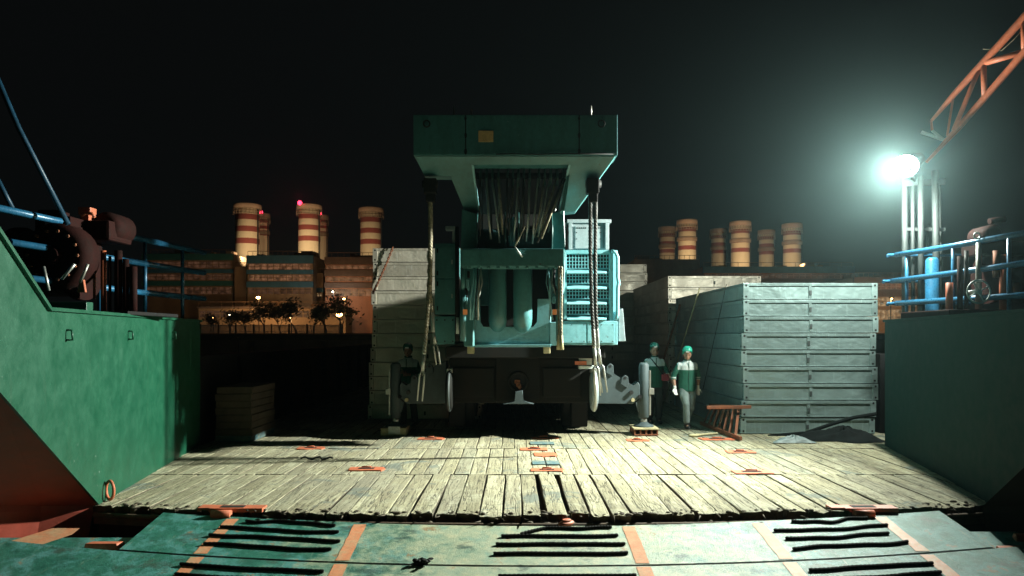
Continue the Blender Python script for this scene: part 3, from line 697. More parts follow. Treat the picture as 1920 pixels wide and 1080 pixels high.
# lashing chain and ropes on the stacks
mb = MB(); a = P(736, 466, 16.95); b = P(700, 548, 16.93); n = 26
for i in range(n):
    c = a.lerp(b, i / (n - 1)) + Vector((0, -.02, -.12 * math.sin(math.pi * i / (n - 1)) * .3)); d = (b - a).normalized()
    mb.ring(c, .035, .011, (0, 1, 0) if i % 2 else d.cross(Vector((0, 1, 0))), 10, 5, .6, d)
tag(mb.build('lashing_chain', 'rust', None, True), 'rusty lashing chain hanging down the front of the pale stack left of the crane', 'chain')
Xs = 5.74 - RW / 2 - .03
def side_pt(px, py):
    D = Xs * F / (px - 960); q_ = P(px, py, D); q_.x = Xs; return q_
for a, b, m, r, lab in (((1312, 540), (1289, 640), 'timber_block', .018, 'pale wooden pole leaning on the rack stack above the green helmet'), ((1275, 572), (1248, 700), 'rust', .03, 'rusty brown pole leaning between the two workers'), ((1362, 533), (1318, 730), 'rope_dark', .008, 'dark thin rope hanging down the side of the rack stack')):
    A, B = side_pt(*a), side_pt(*b)
    if r > .01: B = A + (B - A) * ((A.z - .02) / (A.z - B.z)); B.x -= .25
    tag(MB().tube([A, A.lerp(B, .5) + Vector((-.0, 0, 0)), B], r, 8).build('leaning_pole' if r > .01 else 'rope', m, None, True), lab, 'pole' if r > .01 else 'rope')
# rusty ladder on its side against the foot of the stack, with a loose timber
lt = thing('ladder', 'short rusty steel ladder tipped over against the foot of the rack stack', 'ladder', (4.2, 14.6, 0))
A0, A1 = Vector((4.19, 15.8, .44)), Vector((4.40, 14.35, .53)); B0, B1 = Vector((4.02, 15.9, .05)), Vector((4.12, 13.6, .05))
mb = MB(); mb.bar(A0, A1 + (A1 - A0) * .04, .05, .06); mb.build('side_rail', 'rust', lt)
mb = MB(); mb.bar(B0, B1 + (B1 - B0) * .06, .05, .07); mb.build('side_rail', 'rust', lt)
for i in range(7):
    t_ = .08 + i / 7; mb = MB(); mb.bar(A0.lerp(A1, t_), B0.lerp(B1, t_), .045, .03); mb.build('rung', 'rust', lt)
mb = MB(); mb.bar(P(1325, 764, 14.25), P(1408, 763, 14.2), .075, .06, bevel=.006); tag(mb.build('timber', 'rust', None, True), 'brown square timber resting on the ladder and jutting across the racks', 'timber')
def heap(name, mat, c, size, label, cat, seed):
    random.seed(seed); mb = MB(); n, m = 34, 14; rows = []
    for i in range(n + 1):
        a = 2 * math.pi * i / n; row = []
        for k in range(m + 1):
            t_ = k / m; rr = t_ * (1 + .22 * math.sin(3 * a + seed) + .12 * math.sin(7 * a))
            h = (1 - t_ ** 1.6) * (1 + .25 * math.sin(5 * a + 9 * t_) + random.uniform(-.07, .07))
            row.append(mb.bm.verts.new((c[0] + size[0] * rr * math.cos(a), c[1] + size[1] * rr * math.sin(a), max(0, c[2] + size[2] * h))))
        rows.append(row)
    for a, b in zip(rows, rows[1:]):
        for k in range(m): mb.face([a[k], a[k + 1], b[k + 1], b[k]], True)
    bmesh.ops.remove_doubles(mb.bm, verts=mb.bm.verts, dist=.0008)
    return tag(mb.build(name, mat, None, True), label, cat)
heap('tarpaulin', 'tarp', (5.0, 13.3, .015), (.36, .16, .10), 'crumpled grey-green tarpaulin on the boards in front of the rack stack', 'tarpaulin', 3)
heap('tarpaulin', 'dark_tarp', (6.05, 13.65, .015), (.75, .42, .2), 'big dark tarpaulin heap between the rack stack and the right bulwark', 'tarpaulin', 5)
random.seed(21)
mb = MB(); pts = [P(1440, 818, 14.2), P(1510, 812, 14.15), P(1560, 795, 14.1), P(1600, 783, 14.0), P(1643, 776, 13.9)]
mb.tube(pts, .035, 8); tag(mb.build('hose', 'dark_tarp', None, True), 'dark hose running up over the tarpaulin heap at the foot of the racks', 'hose')
# crate of boards by the end of the left bulwark, dark cargo behind it
t = thing('board_stack', 'stack of old boards standing by the end of the lit green bulwark', 'board stack', (-4.95, 13.3, 0))
mb = MB(); 
for i in range(7): mb.box(-5.3 + random.uniform(0, .03), -4.62 + random.uniform(-.03, 0), 13.3 + random.uniform(0, .02), 14.6, .12 + i * .125, .12 + i * .125 + .118, .008)
mb.build('boards', 'old_board', t)
MB().box(-5.28, -4.64, 13.28, 14.6, .014, .118, .01).build('base', 'blue_board', t)

# ------------------------------------------------------------------ the mobile crane, seen from behind
cr = thing('mobile_crane', 'big teal mobile crane seen from behind with a T-shaped top frame', 'crane', (0.1, 16, 0))
def part(mb, name, mat, parent=None): return mb.build(name, mat, parent or cr)
# chassis: rear cross member, tail end, axles
mb = MB(); mb.pbox(842, 672, 1112, 756, 14.05, 14.5, .03); mb.box(-1.15, 1.4, 14.5, 24.5, .75, 1.45, .03)
mb.pbox(930, 668, 1012, 752, 13.99, 14.05, .012); part(mb, 'chassis', 'crane_black')
mb = MB(); mb.pbox(846, 690, 926, 745, 14.0, 14.05, .02); part(mb, 'rear_panel', 'crane_black')
mb = MB(); mb.pbox(1018, 690, 1090, 745, 14.0, 14.05, .02); part(mb, 'rear_panel', 'crane_black')
c = P(972, 715, 13.98)
mb = MB(); mb.ring(c, .165, .028, (0, 1, 0), 28, 8); mb.mi = 1; mb.disc(c + Vector((0, -.001, 0)), .16, (0, 1, 0), 24); coup = part(mb, 'tow_coupling', ['crane_black', 'hole'])
mb = MB(); mb.tube([c + Vector((0, -.01, -.07)), c + Vector((0, -.12, -.06))], [.05, .035], 10); mb.blob(c + Vector((.02, -.13, -.1)), (.03, .03, .045)); mb.box(c.x - .07, c.x + .03, c.y - .05, c.y - .01, c.z - .04, c.z + .03, .01)
mb.build('coupling_pin', 'rust', coup)
mb = MB(); mb.pprism([(966, 735), (980, 732), (981, 752), (1002, 758), (942, 758), (966, 753)], 13.7, .2, .01); part(mb, 'coupling_foot', 'outrigger_grey')
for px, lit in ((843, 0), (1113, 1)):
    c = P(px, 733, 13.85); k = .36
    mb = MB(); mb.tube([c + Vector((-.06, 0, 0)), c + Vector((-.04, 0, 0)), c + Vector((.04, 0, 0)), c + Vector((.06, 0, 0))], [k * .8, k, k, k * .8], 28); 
    o = part(mb, 'support_disc', 'unit_grey' if lit else 'crane_black')  # left disc and rim get dark colours as painted shade
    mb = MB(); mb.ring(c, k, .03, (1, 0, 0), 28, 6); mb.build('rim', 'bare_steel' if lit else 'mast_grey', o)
    mb = MB(); mb.box(c.x - .05, c.x + .05, c.y - .05, c.y + .3, c.z + k - .03, c.z + k + .06, .01); mb.build('bracket', 'bare_steel', o)
for i, y in enumerate((15.6, 17.3, 20.4, 22.1)):
    for sx in (-1, 1):
        x = .12 + sx * 1.12
        mb = MB(); mb.tube([(x - .22, y, .6), (x - .19, y, .6), (x + .19, y, .6), (x + .22, y, .6)], [.5, .6, .6, .5], 28); wl_ = part(mb, 'wheel', 'rubber')
        mb = MB(); mb.tube([(x + sx * .215, y, .6), (x + sx * .235, y, .6)], [.32, .27], 20); mb.build('rim', 'black_steel', wl_)
for sx in (-1, 1):
    for y0, y1 in ((14.6, 14.95), (16.0, 16.65), (17.95, 19.75), (21.05, 21.45), (22.75, 24.3)):
        x = .12 + sx * 1.2; mb = MB(); mb.box(x - .16, x + .16, y0, y1, .12, .745, .03); part(mb, 'side_box', 'black_steel')  # boxes added between the wheels to block lamplight under the chassis
mb = MB(); mb.box(-1.2, 1.45, 16.6, 20, 1.452, 1.62, .03); mb.pbox(835, 650, 1135, 672, 13.6, 15.5, .02); part(mb, 'turntable', 'crane_black')
# rear light bracket
mb = MB(); mb.pprism([(1085, 668), (1098, 652), (1110, 668), (1110, 684), (1088, 684)], 13.7, .1, .006); mb.pbox(1086, 686, 1116, 692, 13.68, 13.9, .006); part(mb, 'rear_bracket', 'white_plate')
mb = MB(); mb.pbox(1078, 677, 1100, 684, 13.66, 13.7, .005); part(mb, 'rear_lamp', 'orange_mark')
# outriggers
def outrigger(px, mirror, lit):
    D = 14.3; o_mat = 'outrigger_grey'
    fx_ = (lambda x: px + (x - 1207)) if not mirror else (lambda x: px - (x - 1207))
    mb = MB(); mb.pprism([(fx_(x), y) for x, y in ((1112, 757), (1112, 676), (1130, 683), (1142, 694), (1168, 712), (1188, 724), (1196, 716), (1200, 722), (1200, 745), (1186, 758), (1178, 757))], D, .32, .012)
    beam = part(mb, 'outrigger_beam', o_mat)
    for lx, ly in ((1144, 688), (1172, 710)):
        mb = MB(); mb.pprism([(fx_(lx + a), ly + b) for a, b in ((-8, 10), (-6, -2), (0, -7), (6, -3), (7, 10), (4, 18))], D - .04, .06, .006); mb.mi = 1; mb.disc(P(fx_(lx), ly - 1, D - .045), .025, (0, 1, 0)); mb.build('lug', [o_mat, 'hole'], beam)
    for lx, ly, m, r in ((1184, 736, 'boot', .04), (1187, 750, 'timber_block', .035), (1200, 744, 'hole', .035)):
        a = P(fx_(lx), ly, D - .05); MB().cyl(a, a + Vector((0, .06, 0)), r, 12).build('pin', m, beam)
    mb = MB(); mb.pprism([(fx_(x), y) for x, y in ((1192, 755), (1200, 748), (1200, 775), (1196, 772))], D + .1, .03); mb.build('gusset', o_mat, beam)
    a = P(px, 783, D + .15); b = P(px, 680, D + .15)
    mb = MB(); mb.tube([a, a + Vector((0, 0, .02)), b - Vector((0, 0, .05)), b], [.088, .1, .1, .07], 18); jack = part(mb, 'jack_cylinder', o_mat)
    mb = MB(); mb.tube([P(px, 797, D + .15), P(px, 780, D + .15)], .062, 14); mb.build('piston', 'bare_steel', jack)
    mb = MB(); z = P(px, 799, D + .15).z; x = a.x; mb.tube([(x, D + .15, z), (x, D + .15, z + .02), (x, D + .15, z + .05), (x, D + .15, z + .09)], [.2, .19, .11, .07], 18); mb.build('foot', o_mat, jack)
    sgn = -1 if mirror else 1
    mb = MB(); mb.box(min(x + sgn * .1, x + sgn * .13), max(x + sgn * .1, x + sgn * .13), D + .1, D + .2, a.z + .05, b.z - .15, .005); mb.box(min(x + sgn * .09, x + sgn * .19), max(x + sgn * .09, x + sgn * .19), D + .08, D + .2, a.z + .45, a.z + .57, .01); mb.build('guide', 'bare_steel', jack)
    return x, z
jx, jz = outrigger(1207, False, True); kx, kz = outrigger(742, True, False)
t = thing('support_block', 'hollow timber support block under the right outrigger foot', 'support block', (jx, 14.4, 0), 'blocks under the outrigger feet')
mb = MB(); mb.box(jx - .24, jx + .24, 14.15, 14.75, jz - .035, jz - .004, .006); mb.build('top_board', 'timber_block', t)
mb = MB(); mb.box(jx - .23, jx + .23, 14.16, 14.74, .014, .036)
for i in range(5): x = jx - .215 + i * .107; mb.box(x - .012, x + .012, 14.17, 14.73, .036, jz - .036)
mb.box(jx - .2, jx + .2, 14.4, 14.42, .036, jz - .036); mb.build('web', 'rust', t)
t = thing('support_block', 'support block with a white plate under the dark left outrigger foot', 'support block', (kx, 14.4, 0), 'blocks under the outrigger feet')
MB().box(kx - .24, kx + .24, 14.15, 14.75, .014, kz - .004, .01).build('timber', 'timber_block', t)
MB().pbox(728, 800, 750, 814, 14.13, 14.15, .004).build('plate', 'white_plate', t)

# superstructure tail: left cabinet
DOFF = 0.8
mb = MB(); mb.pbox(815, 456, 857, 590, 12.9, 15.2, .02); part(mb, 'side_cabinet', 'crane_teal')
mb = MB(); mb.pbox(815, 593, 853, 646, 12.86, 15.2, .015); part(mb, 'lower_cabinet', 'crane_teal')
for y0, y1 in ((462, 520), (524, 586)):
    mb = MB(); mb.pbox(819, y0, 853, y1, 12.885, 12.9, .004); dr = part(mb, 'cabinet_door', 'crane_teal')
    mb = MB(); mb.pbox(846, (y0 + y1) / 2 - 4, 849, (y0 + y1) / 2 + 4, 12.865, 12.885, .003); mb.build('latch', 'bare_steel', dr)
    for yy in (y0 + 8, y1 - 8): mb = MB(); mb.cyl(P(820, yy + 4, 12.88), P(820, yy - 4, 12.88), .014, 8); mb.build('hinge', 'black_steel', dr)
for x in (819, 834, 849): mb = MB(); mb.disc(P(x, 600, 12.855), .016, (0, 1, 0), 8); mb.disc(P(x, 640, 12.855), .016, (0, 1, 0), 8); part(mb, 'bolt', 'black_steel')
mb = MB(); mb.tube([P(857, 425, 12.75), P(857, 640, 12.75)], .035, 10); part(mb, 'hydraulic_hose', 'crane_black')
mb = MB(); mb.tube([P(858, 595, 12.7), P(858, 626, 12.7)], .03, 10); part(mb, 'hose_sleeve', 'white_plate')
mb = MB(); mb.pbox(835, 424, 853, 431, 12.9, 13.1, .008); mb.pbox(848, 430, 853, 458, 12.95, 13.0); part(mb, 'sensor_bracket', 'unit_grey')
# frame cheeks and tail frame
DOFF = 0.0
mb = MB(); mb.pprism([(866, 392), (893, 400), (893, 500), (888, 560), (888, 650), (870, 650), (864, 590), (864, 470)], 12.3, 1.6, .015); part(mb, 'frame_cheek', 'crane_teal')
mb = MB(); mb.pprism([(1034, 400), (1058, 392), (1060, 470), (1058, 548), (1050, 560), (1036, 560), (1034, 500)], 12.3, 1.6, .015); part(mb, 'frame_cheek', 'crane_teal')
mb = MB(); mb.pbox(864, 466, 1059, 500, 11.95, 12.45, .025); beam = part(mb, 'cross_beam', 'crane_teal')
mb = MB()
for x in (905, 945, 985, 1020): mb = MB(); mb.pbox(x - 1, 467, x + 1, 499, 11.94, 11.95); mb.build('rib', 'crane_teal', beam)
for x in range(880, 1050, 18): q_ = P(x, 501, 11.98); MB().cyl(q_ + Vector((0, 0, -.02)), q_ + Vector((0, 0, .02)), .03, 8).build('bolt', 'crane_teal', beam)
DOFF = 0.7
mb = MB(); mb.pprism([(881, 560), (900, 560), (900, 604), (906, 614), (1000, 614), (1008, 604), (1008, 560), (1033, 560), (1033, 648), (881, 648)], 12.15, .12, .008); part(mb, 'tail_plate', 'crane_light')
mb = MB(); mb.pbox(881, 646, 1033, 651, 12.08, 12.5, .006); part(mb, 'tail_lip', 'crane_light')
mb = MB(); mb.pbox(1031, 604, 1048, 648, 12.1, 12.3, .01); part(mb, 'tail_corner', 'crane_light')
for x in (882, 1025): mb = MB(); mb.pbox(x - 6, 648, x + 7, 663, 12.1, 12.25, .012); part(mb, 'wooden_chock', 'timber_block')
mb = MB(); mb.pbox(893, 395, 1034, 612, 13.0, 13.2); part(mb, 'inner_wall', 'crane_black')
for x, rr in ((933, 16), (980, 17)):
    r = (rr + 1.5) / F * 12.4; mb = MB()
    a = P(x, 505, 12.08); b = P(x, 600, 12.08)
    pts = [a + Vector((0, .3, .16)), a + Vector((0, .12, .12)), a + Vector((0, .02, .04)), a + Vector((0, 0, -.06)), b + Vector((0, 0, .1)), b + Vector((0, .03, 0)), b + Vector((0, .12, -.07)), b + Vector((0, .3, -.1))]
    mb.tube(pts, [r * .8, r * .92, r, r, r, r, r * .95, r * .8], 20); part(mb, 'exhaust_duct', 'crane_teal')
mb = MB(); mb.pbox(894, 504, 916, 572, 12.6, 12.9, .01); part(mb, 'valve_cover', 'crane_teal')
# small hydraulic bits on both cheeks
DOFF = 0.0
for side, x0 in ((-1, 872), (1, 1040)):
    for i in range(4):
        x = x0 + random.uniform(-6, 10); y = 508 + i * 16; mb = MB(); mb.pbox(x, y, x + random.uniform(4, 8), y + random.uniform(8, 20), 12.1, 12.3, .006); part(mb, 'valve_block', 'crane_light' if i % 2 else 'black_steel')
    for i in range(5):
        xa = x0 + 8 - side * random.uniform(8, 22); mb = MB()
        mb.tube([P(xa, 502, 12.15), P(xa + random.uniform(-4, 4), 530, 12.05), P(xa + side * random.uniform(0, 10), 560, 12.1), P(xa + side * random.uniform(2, 8), 600, 12.15)], random.uniform(.010, .018), 7); part(mb, 'hydraulic_hose', random.choice(['black_steel', 'bare_steel', 'crane_light']))
    mb = MB(); a = P(x0 + side * 6 + 2, 545, 12.05); mb.tube([a, P(x0 + side * 6 + 2, 640, 12.05)], [.05, .05], 12); mb.tube([P(x0 + side * 6 + 2, 505, 12.05), a], .03, 10); part(mb, 'lift_cylinder', 'crane_teal')
    mb = MB(); mb.pbox(x0 - 4, 580, x0 + 4, 590, 11.98, 12.04, .004); part(mb, 'marker_lamp', 'marker_orange')
# engine housing on the right with its ventilation grilles
DOFF = 0.9
mb = MB(); mb.pbox(1058, 469, 1158, 600, 12.82, 15.6, .015); hous = part(mb, 'engine_housing', 'crane_light')
mb = MB()
mb.pbox(1058, 469, 1146, 476, 12.66, 12.82, .006); mb.pbox(1143, 469, 1150, 600, 12.66, 12.82, .008); mb.pbox(1057, 476, 1062, 600, 12.66, 12.82, .006)
mb.build('grille_frame', 'crane_light', hous)
for y in (505, 534, 563, 592):
    mb = MB(); a = P(1063, y - 1, 12.8); b = P(1140, y - 1, 12.8); a2 = P(1063, y + 7, 12.58); b2 = P(1136, y + 7, 12.58)
    mb.prism([a, b, b2, a2], (0, .012, -.02)); mb.build('louver', 'crane_light', hous)
for y0, y1 in ((477, 503), (512, 531), (540, 560), (569, 589)):
    mb = MB(); n = int((y1 - y0) / 5.6)
    for i in range(n + 1): y = lerp(y0, y1, i / n); mb.pbox(1062, y - .7, 1143, y + .7, 12.70, 12.704)
    for i in range(15): x = lerp(1062, 1143, i / 14); mb.pbox(x - .7, y0, x + .7, y1, 12.696, 12.7)
    mb.mi = 1; mb.pbox(1062, y0, 1143, y1, 12.80, 12.815)
    mb.build('grille', ['crane_light', 'hole'], hous)
mb = MB(); mb.tube([P(1146, 471, 12.66), P(1154, 473, 12.66), P(1158, 482, 12.66), P(1158, 520, 12.66), P(1160, 530, 12.66), P(1158, 540, 12.66), P(1158, 590, 12.66), P(1154, 600, 12.66)], .035, 8); mb.build('grab_rail', 'crane_light', hous)
mb = MB(); mb.pbox(1044, 602, 1158, 647, 12.62, 15.4, .012); low = part(mb, 'engine_skirt', 'crane_light')
mb = MB(); q_ = P(1146, 634, 12.615); mb.disc(q_, .025, (0, 1, 0)); mb.build('drain_hole', 'hole', low)
mb = MB(); mb.pbox(1049, 606, 1098, 643, 12.61, 12.62, .004); mb.build('cover_plate', 'crane_light', low)
mb = MB(); mb.pbox(1102, 606, 1152, 643, 12.61, 12.62, .004); mb.build('cover_plate', 'crane_light', low)
for x in (1052, 1072, 1095, 1106, 1128, 1149):
    for y in (609, 640): MB().disc(P(x, y, 12.607), .011, (0, 1, 0), 8).build('bolt', 'mast_grey', low)
mb = MB(); mb.pprism([(1160, 580), (1168, 578), (1173, 640), (1160, 640)], 12.75, .05, .006); part(mb, 'mud_guard', 'unit_grey')
mb = MB(); mb.pbox(1066, 418, 1142, 468, 13.2, 13.7, .02); ac = part(mb, 'radiator_unit', 'unit_grey')
mb = MB(); mb.pbox(1063, 411, 1146, 418, 13.15, 13.75, .01); mb.pbox(1066, 418, 1073, 468, 13.14, 13.2, .006); mb.pbox(1135, 418, 1142, 468, 13.14, 13.2, .006); mb.build('unit_frame', 'unit_grey', ac)
mb = MB(); mb.pbox(1078, 424, 1130, 466, 13.17, 13.2, .008); mb.mi = 1
for i in range(12):
    if i in (5, 6): continue
    q_ = P(1082 + i * 4.0, 427.5, 13.165); mb.disc(q_, .014, (0, 1, 0), 10)
for x in (1081, 1126):
    for y in (436, 448): mb.disc(P(x, y, 13.165), .012, (0, 1, 0), 8)
mb.build('access_panel', ['unit_grey', 'hole'], ac)
# winch drum and ropes under the T frame
DOFF = 0.0
mb = MB(); mb.tube([P(895, 452, 12.55), P(1034, 452, 12.55)], .2, 24)
part(mb, 'winch_drum', 'sheave')
for x in (896, 948, 972, 1033):
    mb = MB(); mb.tube([P(x - 1.5, 440, 12.45), P(x + 1.5, 440, 12.45)], .38, 28); part(mb, 'drum_flange', 'sheave')
mb = MB(); mb.tube([P(955, 410, 12.25), P(958, 462, 12.2)], .035, 10); mb.tube([P(963, 408, 12.25), P(964, 462, 12.2)], .03, 10); part(mb, 'rope_guide', 'crane_light')
sh_axle = MB(); sh_axle.cyl(P(884, 330, 12.2), P(1068, 330, 12.2), .05); part(sh_axle, 'sheave_axle', 'black_steel')
sx_ = [902, 913, 924, 935, 952, 962, 972, 982, 993, 1010, 1021, 1032, 1044, 1056]
for x in sx_:
    mb = MB(); a = P(x - 2.0, 328, 12.2); b = P(x + 2.0, 328, 12.2); mb.tube([a, a.lerp(b, .35), a.lerp(b, .65), b], [.2, .165, .165, .2], 24); part(mb, 'sheave', 'sheave')
ends = [905, 918, 934, 940, 949, 958, 966, 978, 990, 996, 1003, 1008, 1013, 1020]
for i, (x, e) in enumerate(zip(sx_, ends)):
    for k in (0, 1):
        a = P(x + (k - .5) * 2, 334, 12.02 if k == 0 else 12.35); b = P(e + random.uniform(-5, 5), random.uniform(440, 458), 12.12 + .3 * k)
        mid = a.lerp(b, .55) + Vector((random.uniform(-.02, .02), -.02, 0))
        MB().tube([a, mid, b], random.uniform(.012, .019), 6).build('hoist_rope', random.choice(['rope_steel', 'rope_dark', 'rope_dark', 'rope_steel', 'bare_steel']), cr)
for a, b in (((1055, 345), (1015, 448)), ((1062, 330), (1008, 455)), ((985, 424), (965, 462))):
    MB().tube([P(*a, 11.95), P(*b, 12.0)], .016, 6).build('hoist_rope', 'rope_dark' if a[0] == 1062 else 'rope_steel', cr)
mb = MB(); mb.tube([P(966, 464, 11.93), P(972, 472, 11.9), P(980, 482, 11.92)], .014, 8); part(mb, 'shackle', 'white_plate')
# the T frame
mb = MB(); mb.pbox(775, 215, 1158, 291, 11.6, 12.15, .012); top = part(mb, 'top_box', 'crane_teal')
Dt = lambda y: 11.62 + (y - 292) / 106 * .85
mb = MB(); mb.pprism([(777, 292.5), (796, 330), (846, 330), (872, 398), (898, 400), (886, 308), (1070, 308), (1046, 400), (1080, 396), (1128, 330), (1155, 292.5)], Dt, .28, .01); part(mb, 'yoke_plate', 'crane_teal')
mb = MB(); mb.pprism([(884, 309), (888, 309), (899, 398), (896, 400)], lambda y: Dt(y) - .015, .4); part(mb, 'yoke_edge', 'crane_light'); mb = MB(); mb.pprism([(1066, 309), (1070, 309), (1049, 398), (1046, 400)], lambda y: Dt(y) - .015, .4); part(mb, 'yoke_edge', 'crane_light')
mb = MB(); mb.pbox(888, 310, 1068, 400, 12.75, 12.85); part(mb, 'yoke_back', 'crane_black')
for x in (873, 1086):
    mb = MB(); mb.pbox(x - 1, 216, x + 1, 290, 11.592, 11.6); mb.blob(P(x, 254, 11.6), (.02, .012, .05)); mb.blob(P(x, 222, 11.6), (.018, .012, .03)); mb.blob(P(x, 284, 11.6), (.022, .012, .05)); mb.build('weld_strip', 'black_steel', top)
for x in [785 + 20.3 * k for k in range(19)]:
    for y in (220, 287): MB().tube([P(x, y, 11.605), P(x, y, 11.590)], [.014, .011], 8).build('bolt', 'crane_teal', top)
for x in (800, 1128): mb = MB(); mb.ring(P(x, 232, 11.57), .05, .012, (0, 1, 0), 16, 6); mb.build('lifting_eye', 'black_steel', top)
mb = MB(); mb.tube([P(930, 289, 11.57), P(960, 288.5, 11.56), P(1010, 289.5, 11.57), P(1060, 288, 11.57), P(1150, 289, 11.57)], .009, 6); mb.build('hydraulic_hose', 'black_steel', top)
mb = MB(); mb.pbox(897, 245, 925, 266, 11.585, 11.6, .003); mb.build('warning_plate', 'yellow_plate', top)
for x, y, h in ((851, 197, 14), (884, 205, 10), (1108, 198, 15)):
    mb = MB(); mb.tube([P(x, 216, 11.9), P(x, y + 2, 11.9), P(x, y, 11.9)], [.016, .016, .009], 8); mb.build('guide_pin', 'bare_steel', top)
mb = MB(); mb.pprism([(1068, 300), (1072, 300), (1058, 395), (1052, 395)], 11.9, .3); part(mb, 'inner_rib', 'crane_teal')
# main boom lying forward, cab and counter-structure hidden behind the tail
mb = MB(); mb.box(-.45, .75, 14.6, 29, 2.1, 3.0, .04); part(mb, 'boom', 'crane_teal')
mb = MB(); mb.box(-1.15, -.47, 20.5, 22.6, 1.63, 2.9, .06); part(mb, 'cab', 'crane_teal')

# hanging wire ropes with fork sockets
def wire(mb, pts, r):
    """three strands laid round each other"""
    pts = [Vector(p) for p in pts]; L = sum((b - a).length for a, b in zip(pts, pts[1:])); n = int(L / .02)
    cum = [0]
    for a, b in zip(pts, pts[1:]): cum.append(cum[-1] + (b - a).length)
    def at(s_):
        for i in range(len(pts) - 1):
            if s_ <= cum[i + 1] + 1e-6: return pts[i].lerp(pts[i + 1], (s_ - cum[i]) / (cum[i + 1] - cum[i]))
        return pts[-1]
    for k in range(3):
        path = []
        for i in range(n + 1):
            s_ = L * i / n; a = s_ / .16 * 2 * math.pi + k * 2.094; path.append(at(s_) + Vector((math.cos(a), math.sin(a), 0)) * r * .52)
        mb.tube(path, r * .56, 5, False)
def fork(parent, a, b, w_, mat='bare_steel'):
    w_ = w_ * .8
    a = Vector(a); b = Vector(b); d = (b - a).normalized(); s_ = Vector((1, 0, 0)) - d * d.x; s_.normalize()
    m = a.lerp(b, .38); mb = MB(); mb.tube([a, m], [.026, .028], 10); o = mb.build('fork_socket', mat, parent)
    for k in (-1, 1):
        mb = MB(); mb.tube([m, m + d * .05 + s_ * k * w_, b + s_ * k * w_], [.018, .016, .011], 8, True, True, (1, 1)); mb.build('prong', mat, o)
def hanger(label, hx, ropes):
    t = thing('wire_hanger', label, 'wire rope', tuple(P(hx, 335, 11.9)), 'wire rope hangers under the crane\'s T frame')
    mb = MB(); mb.pbox(hx - 12, 333, hx + 12, 362, 11.82, 12.0, .02); mb.cyl(P(hx - 14, 345, 11.9), P(hx + 15, 345, 11.9), .06, 14); mb.pbox(hx - 8, 360, hx + 9, 378, 11.84, 11.98, .015); mb.build('hanger_block', 'black_steel', t)
    for pts, mat, r, fk, wf in ropes:
        q_ = [P(*p) for p in pts]; mb = MB(); wire(mb, q_, r); mb.build('rope', mat, t)
        e = q_[-1]; fork(t, e, P(*fk), wf, 'bare_steel')
        mb = MB(); d = (q_[-1] - q_[-2]).normalized(); mb.tube([e - d * .3, e - d * .27, e + d * .0, e + d * .02], [.026, .033, .033, .028], 10); mb.build('ferrule', 'bare_steel', t)
hanger('pair of pale twisted wire ropes with fork ends hanging at the left of the crane', 806, [
    ([(806, 376, 11.9), (807, 440, 11.9), (806, 520, 11.88), (801, 600, 11.85), (795, 662, 11.85)], 'rope_steel', .036, (787, 752, 11.85), .05),
    ([(808, 376, 11.9), (809, 440, 11.92), (807, 540, 11.95), (812, 620, 12.0)], 'rope_steel', .028, (822, 684, 12.0), .04)])
hanger('pair of dark wire ropes with fork ends hanging in front of the engine grilles', 1112, [
    ([(1107, 374, 11.9), (1107, 480, 11.9), (1110, 580, 11.9), (1114, 650, 11.9)], 'rope_dark', .034, (1121, 742, 11.9), .05),
    ([(1117, 374, 11.92), (1116, 480, 11.92), (1117, 580, 11.92), (1121, 650, 11.95)], 'rope_dark', .032, (1134, 736, 11.95), .05)])
t = thing('rope_strop', 'short pale double rope hanging beside the engine skirt under the cross beam', 'rope', tuple(P(1051, 500, 11.95)))
for dx in (-2.2, 2.2):
    mb = MB(); wire(mb, [P(1051 + dx, 500, 11.95), P(1050 + dx * 1.2, 655, 11.95)], .02); mb.build('rope', 'rope_steel', t)
    mb = MB(); mb.tube([P(1050 + dx * 1.3, 628, 11.95), P(1050 + dx * 1.6, 656, 11.95)], [.02, .03], 8); mb.build('ferrule', 'timber_block', t)

# ------------------------------------------------------------------ people
def remesh(o, voxel, smooth=3):
    m = o.modifiers.new('remesh', 'REMESH'); m.mode = 'VOXEL'; m.voxel_size = voxel; m.use_smooth_shade = True
    s = o.modifiers.new('smooth', 'SMOOTH'); s.iterations = smooth; s.factor = 0.5
def hand(mb, wrist, d, fwd, curl, side, gl=1.0):
    """palm, four unequal fingers and a thumb; d = direction of the hand, fwd = way the fingers curl, side = towards the thumb"""
    wrist = Vector(wrist); d = Vector(d).normalized(); fwd = (Vector(fwd) - d * Vector(fwd).dot(d)).normalized(); s_ = d.cross(fwd).normalized()
    if s_.dot(Vector(side)) < 0: s_ = -s_
    kn = wrist + d * .085 * gl
    mb.tube([wrist - d * .02, wrist + d * .02, wrist + d * .05, kn, kn + d * .008], [(.026 * gl, .02), (.034 * gl, .018 * gl), (.043 * gl, .017 * gl), (.042 * gl, .014 * gl), (.03 * gl, .01)], 10, True, True, (1, 1), s_)
    for k, ln in enumerate((.066, .076, .071, .056)):
        b = kn + s_ * (.031 - .0207 * k) * gl; pts = [b - d * .01, b]; a = .15
        for sg in range(3):
            a += curl * (.6 + .25 * sg); pts.append(pts[-1] + (d * math.cos(a) + fwd * math.sin(a)) * ln * (.44, .32, .24)[sg] * gl)
        mb.tube(pts, [.0085 * gl, .0088 * gl, .0085 * gl, .0078 * gl, .0062 * gl], 7)
    b = wrist + d * .028 + s_ * .03 * gl
    mb.tube([b, b + (d * .75 + s_ * .6 + fwd * .25) * .035 * gl, b + (d * .9 + s_ * .62 + fwd * .45) * .066 * gl, b + (d * 1.0 + s_ * .55 + fwd * .6) * .082 * gl], [.012 * gl, .011 * gl, .0095 * gl, .006], 7)
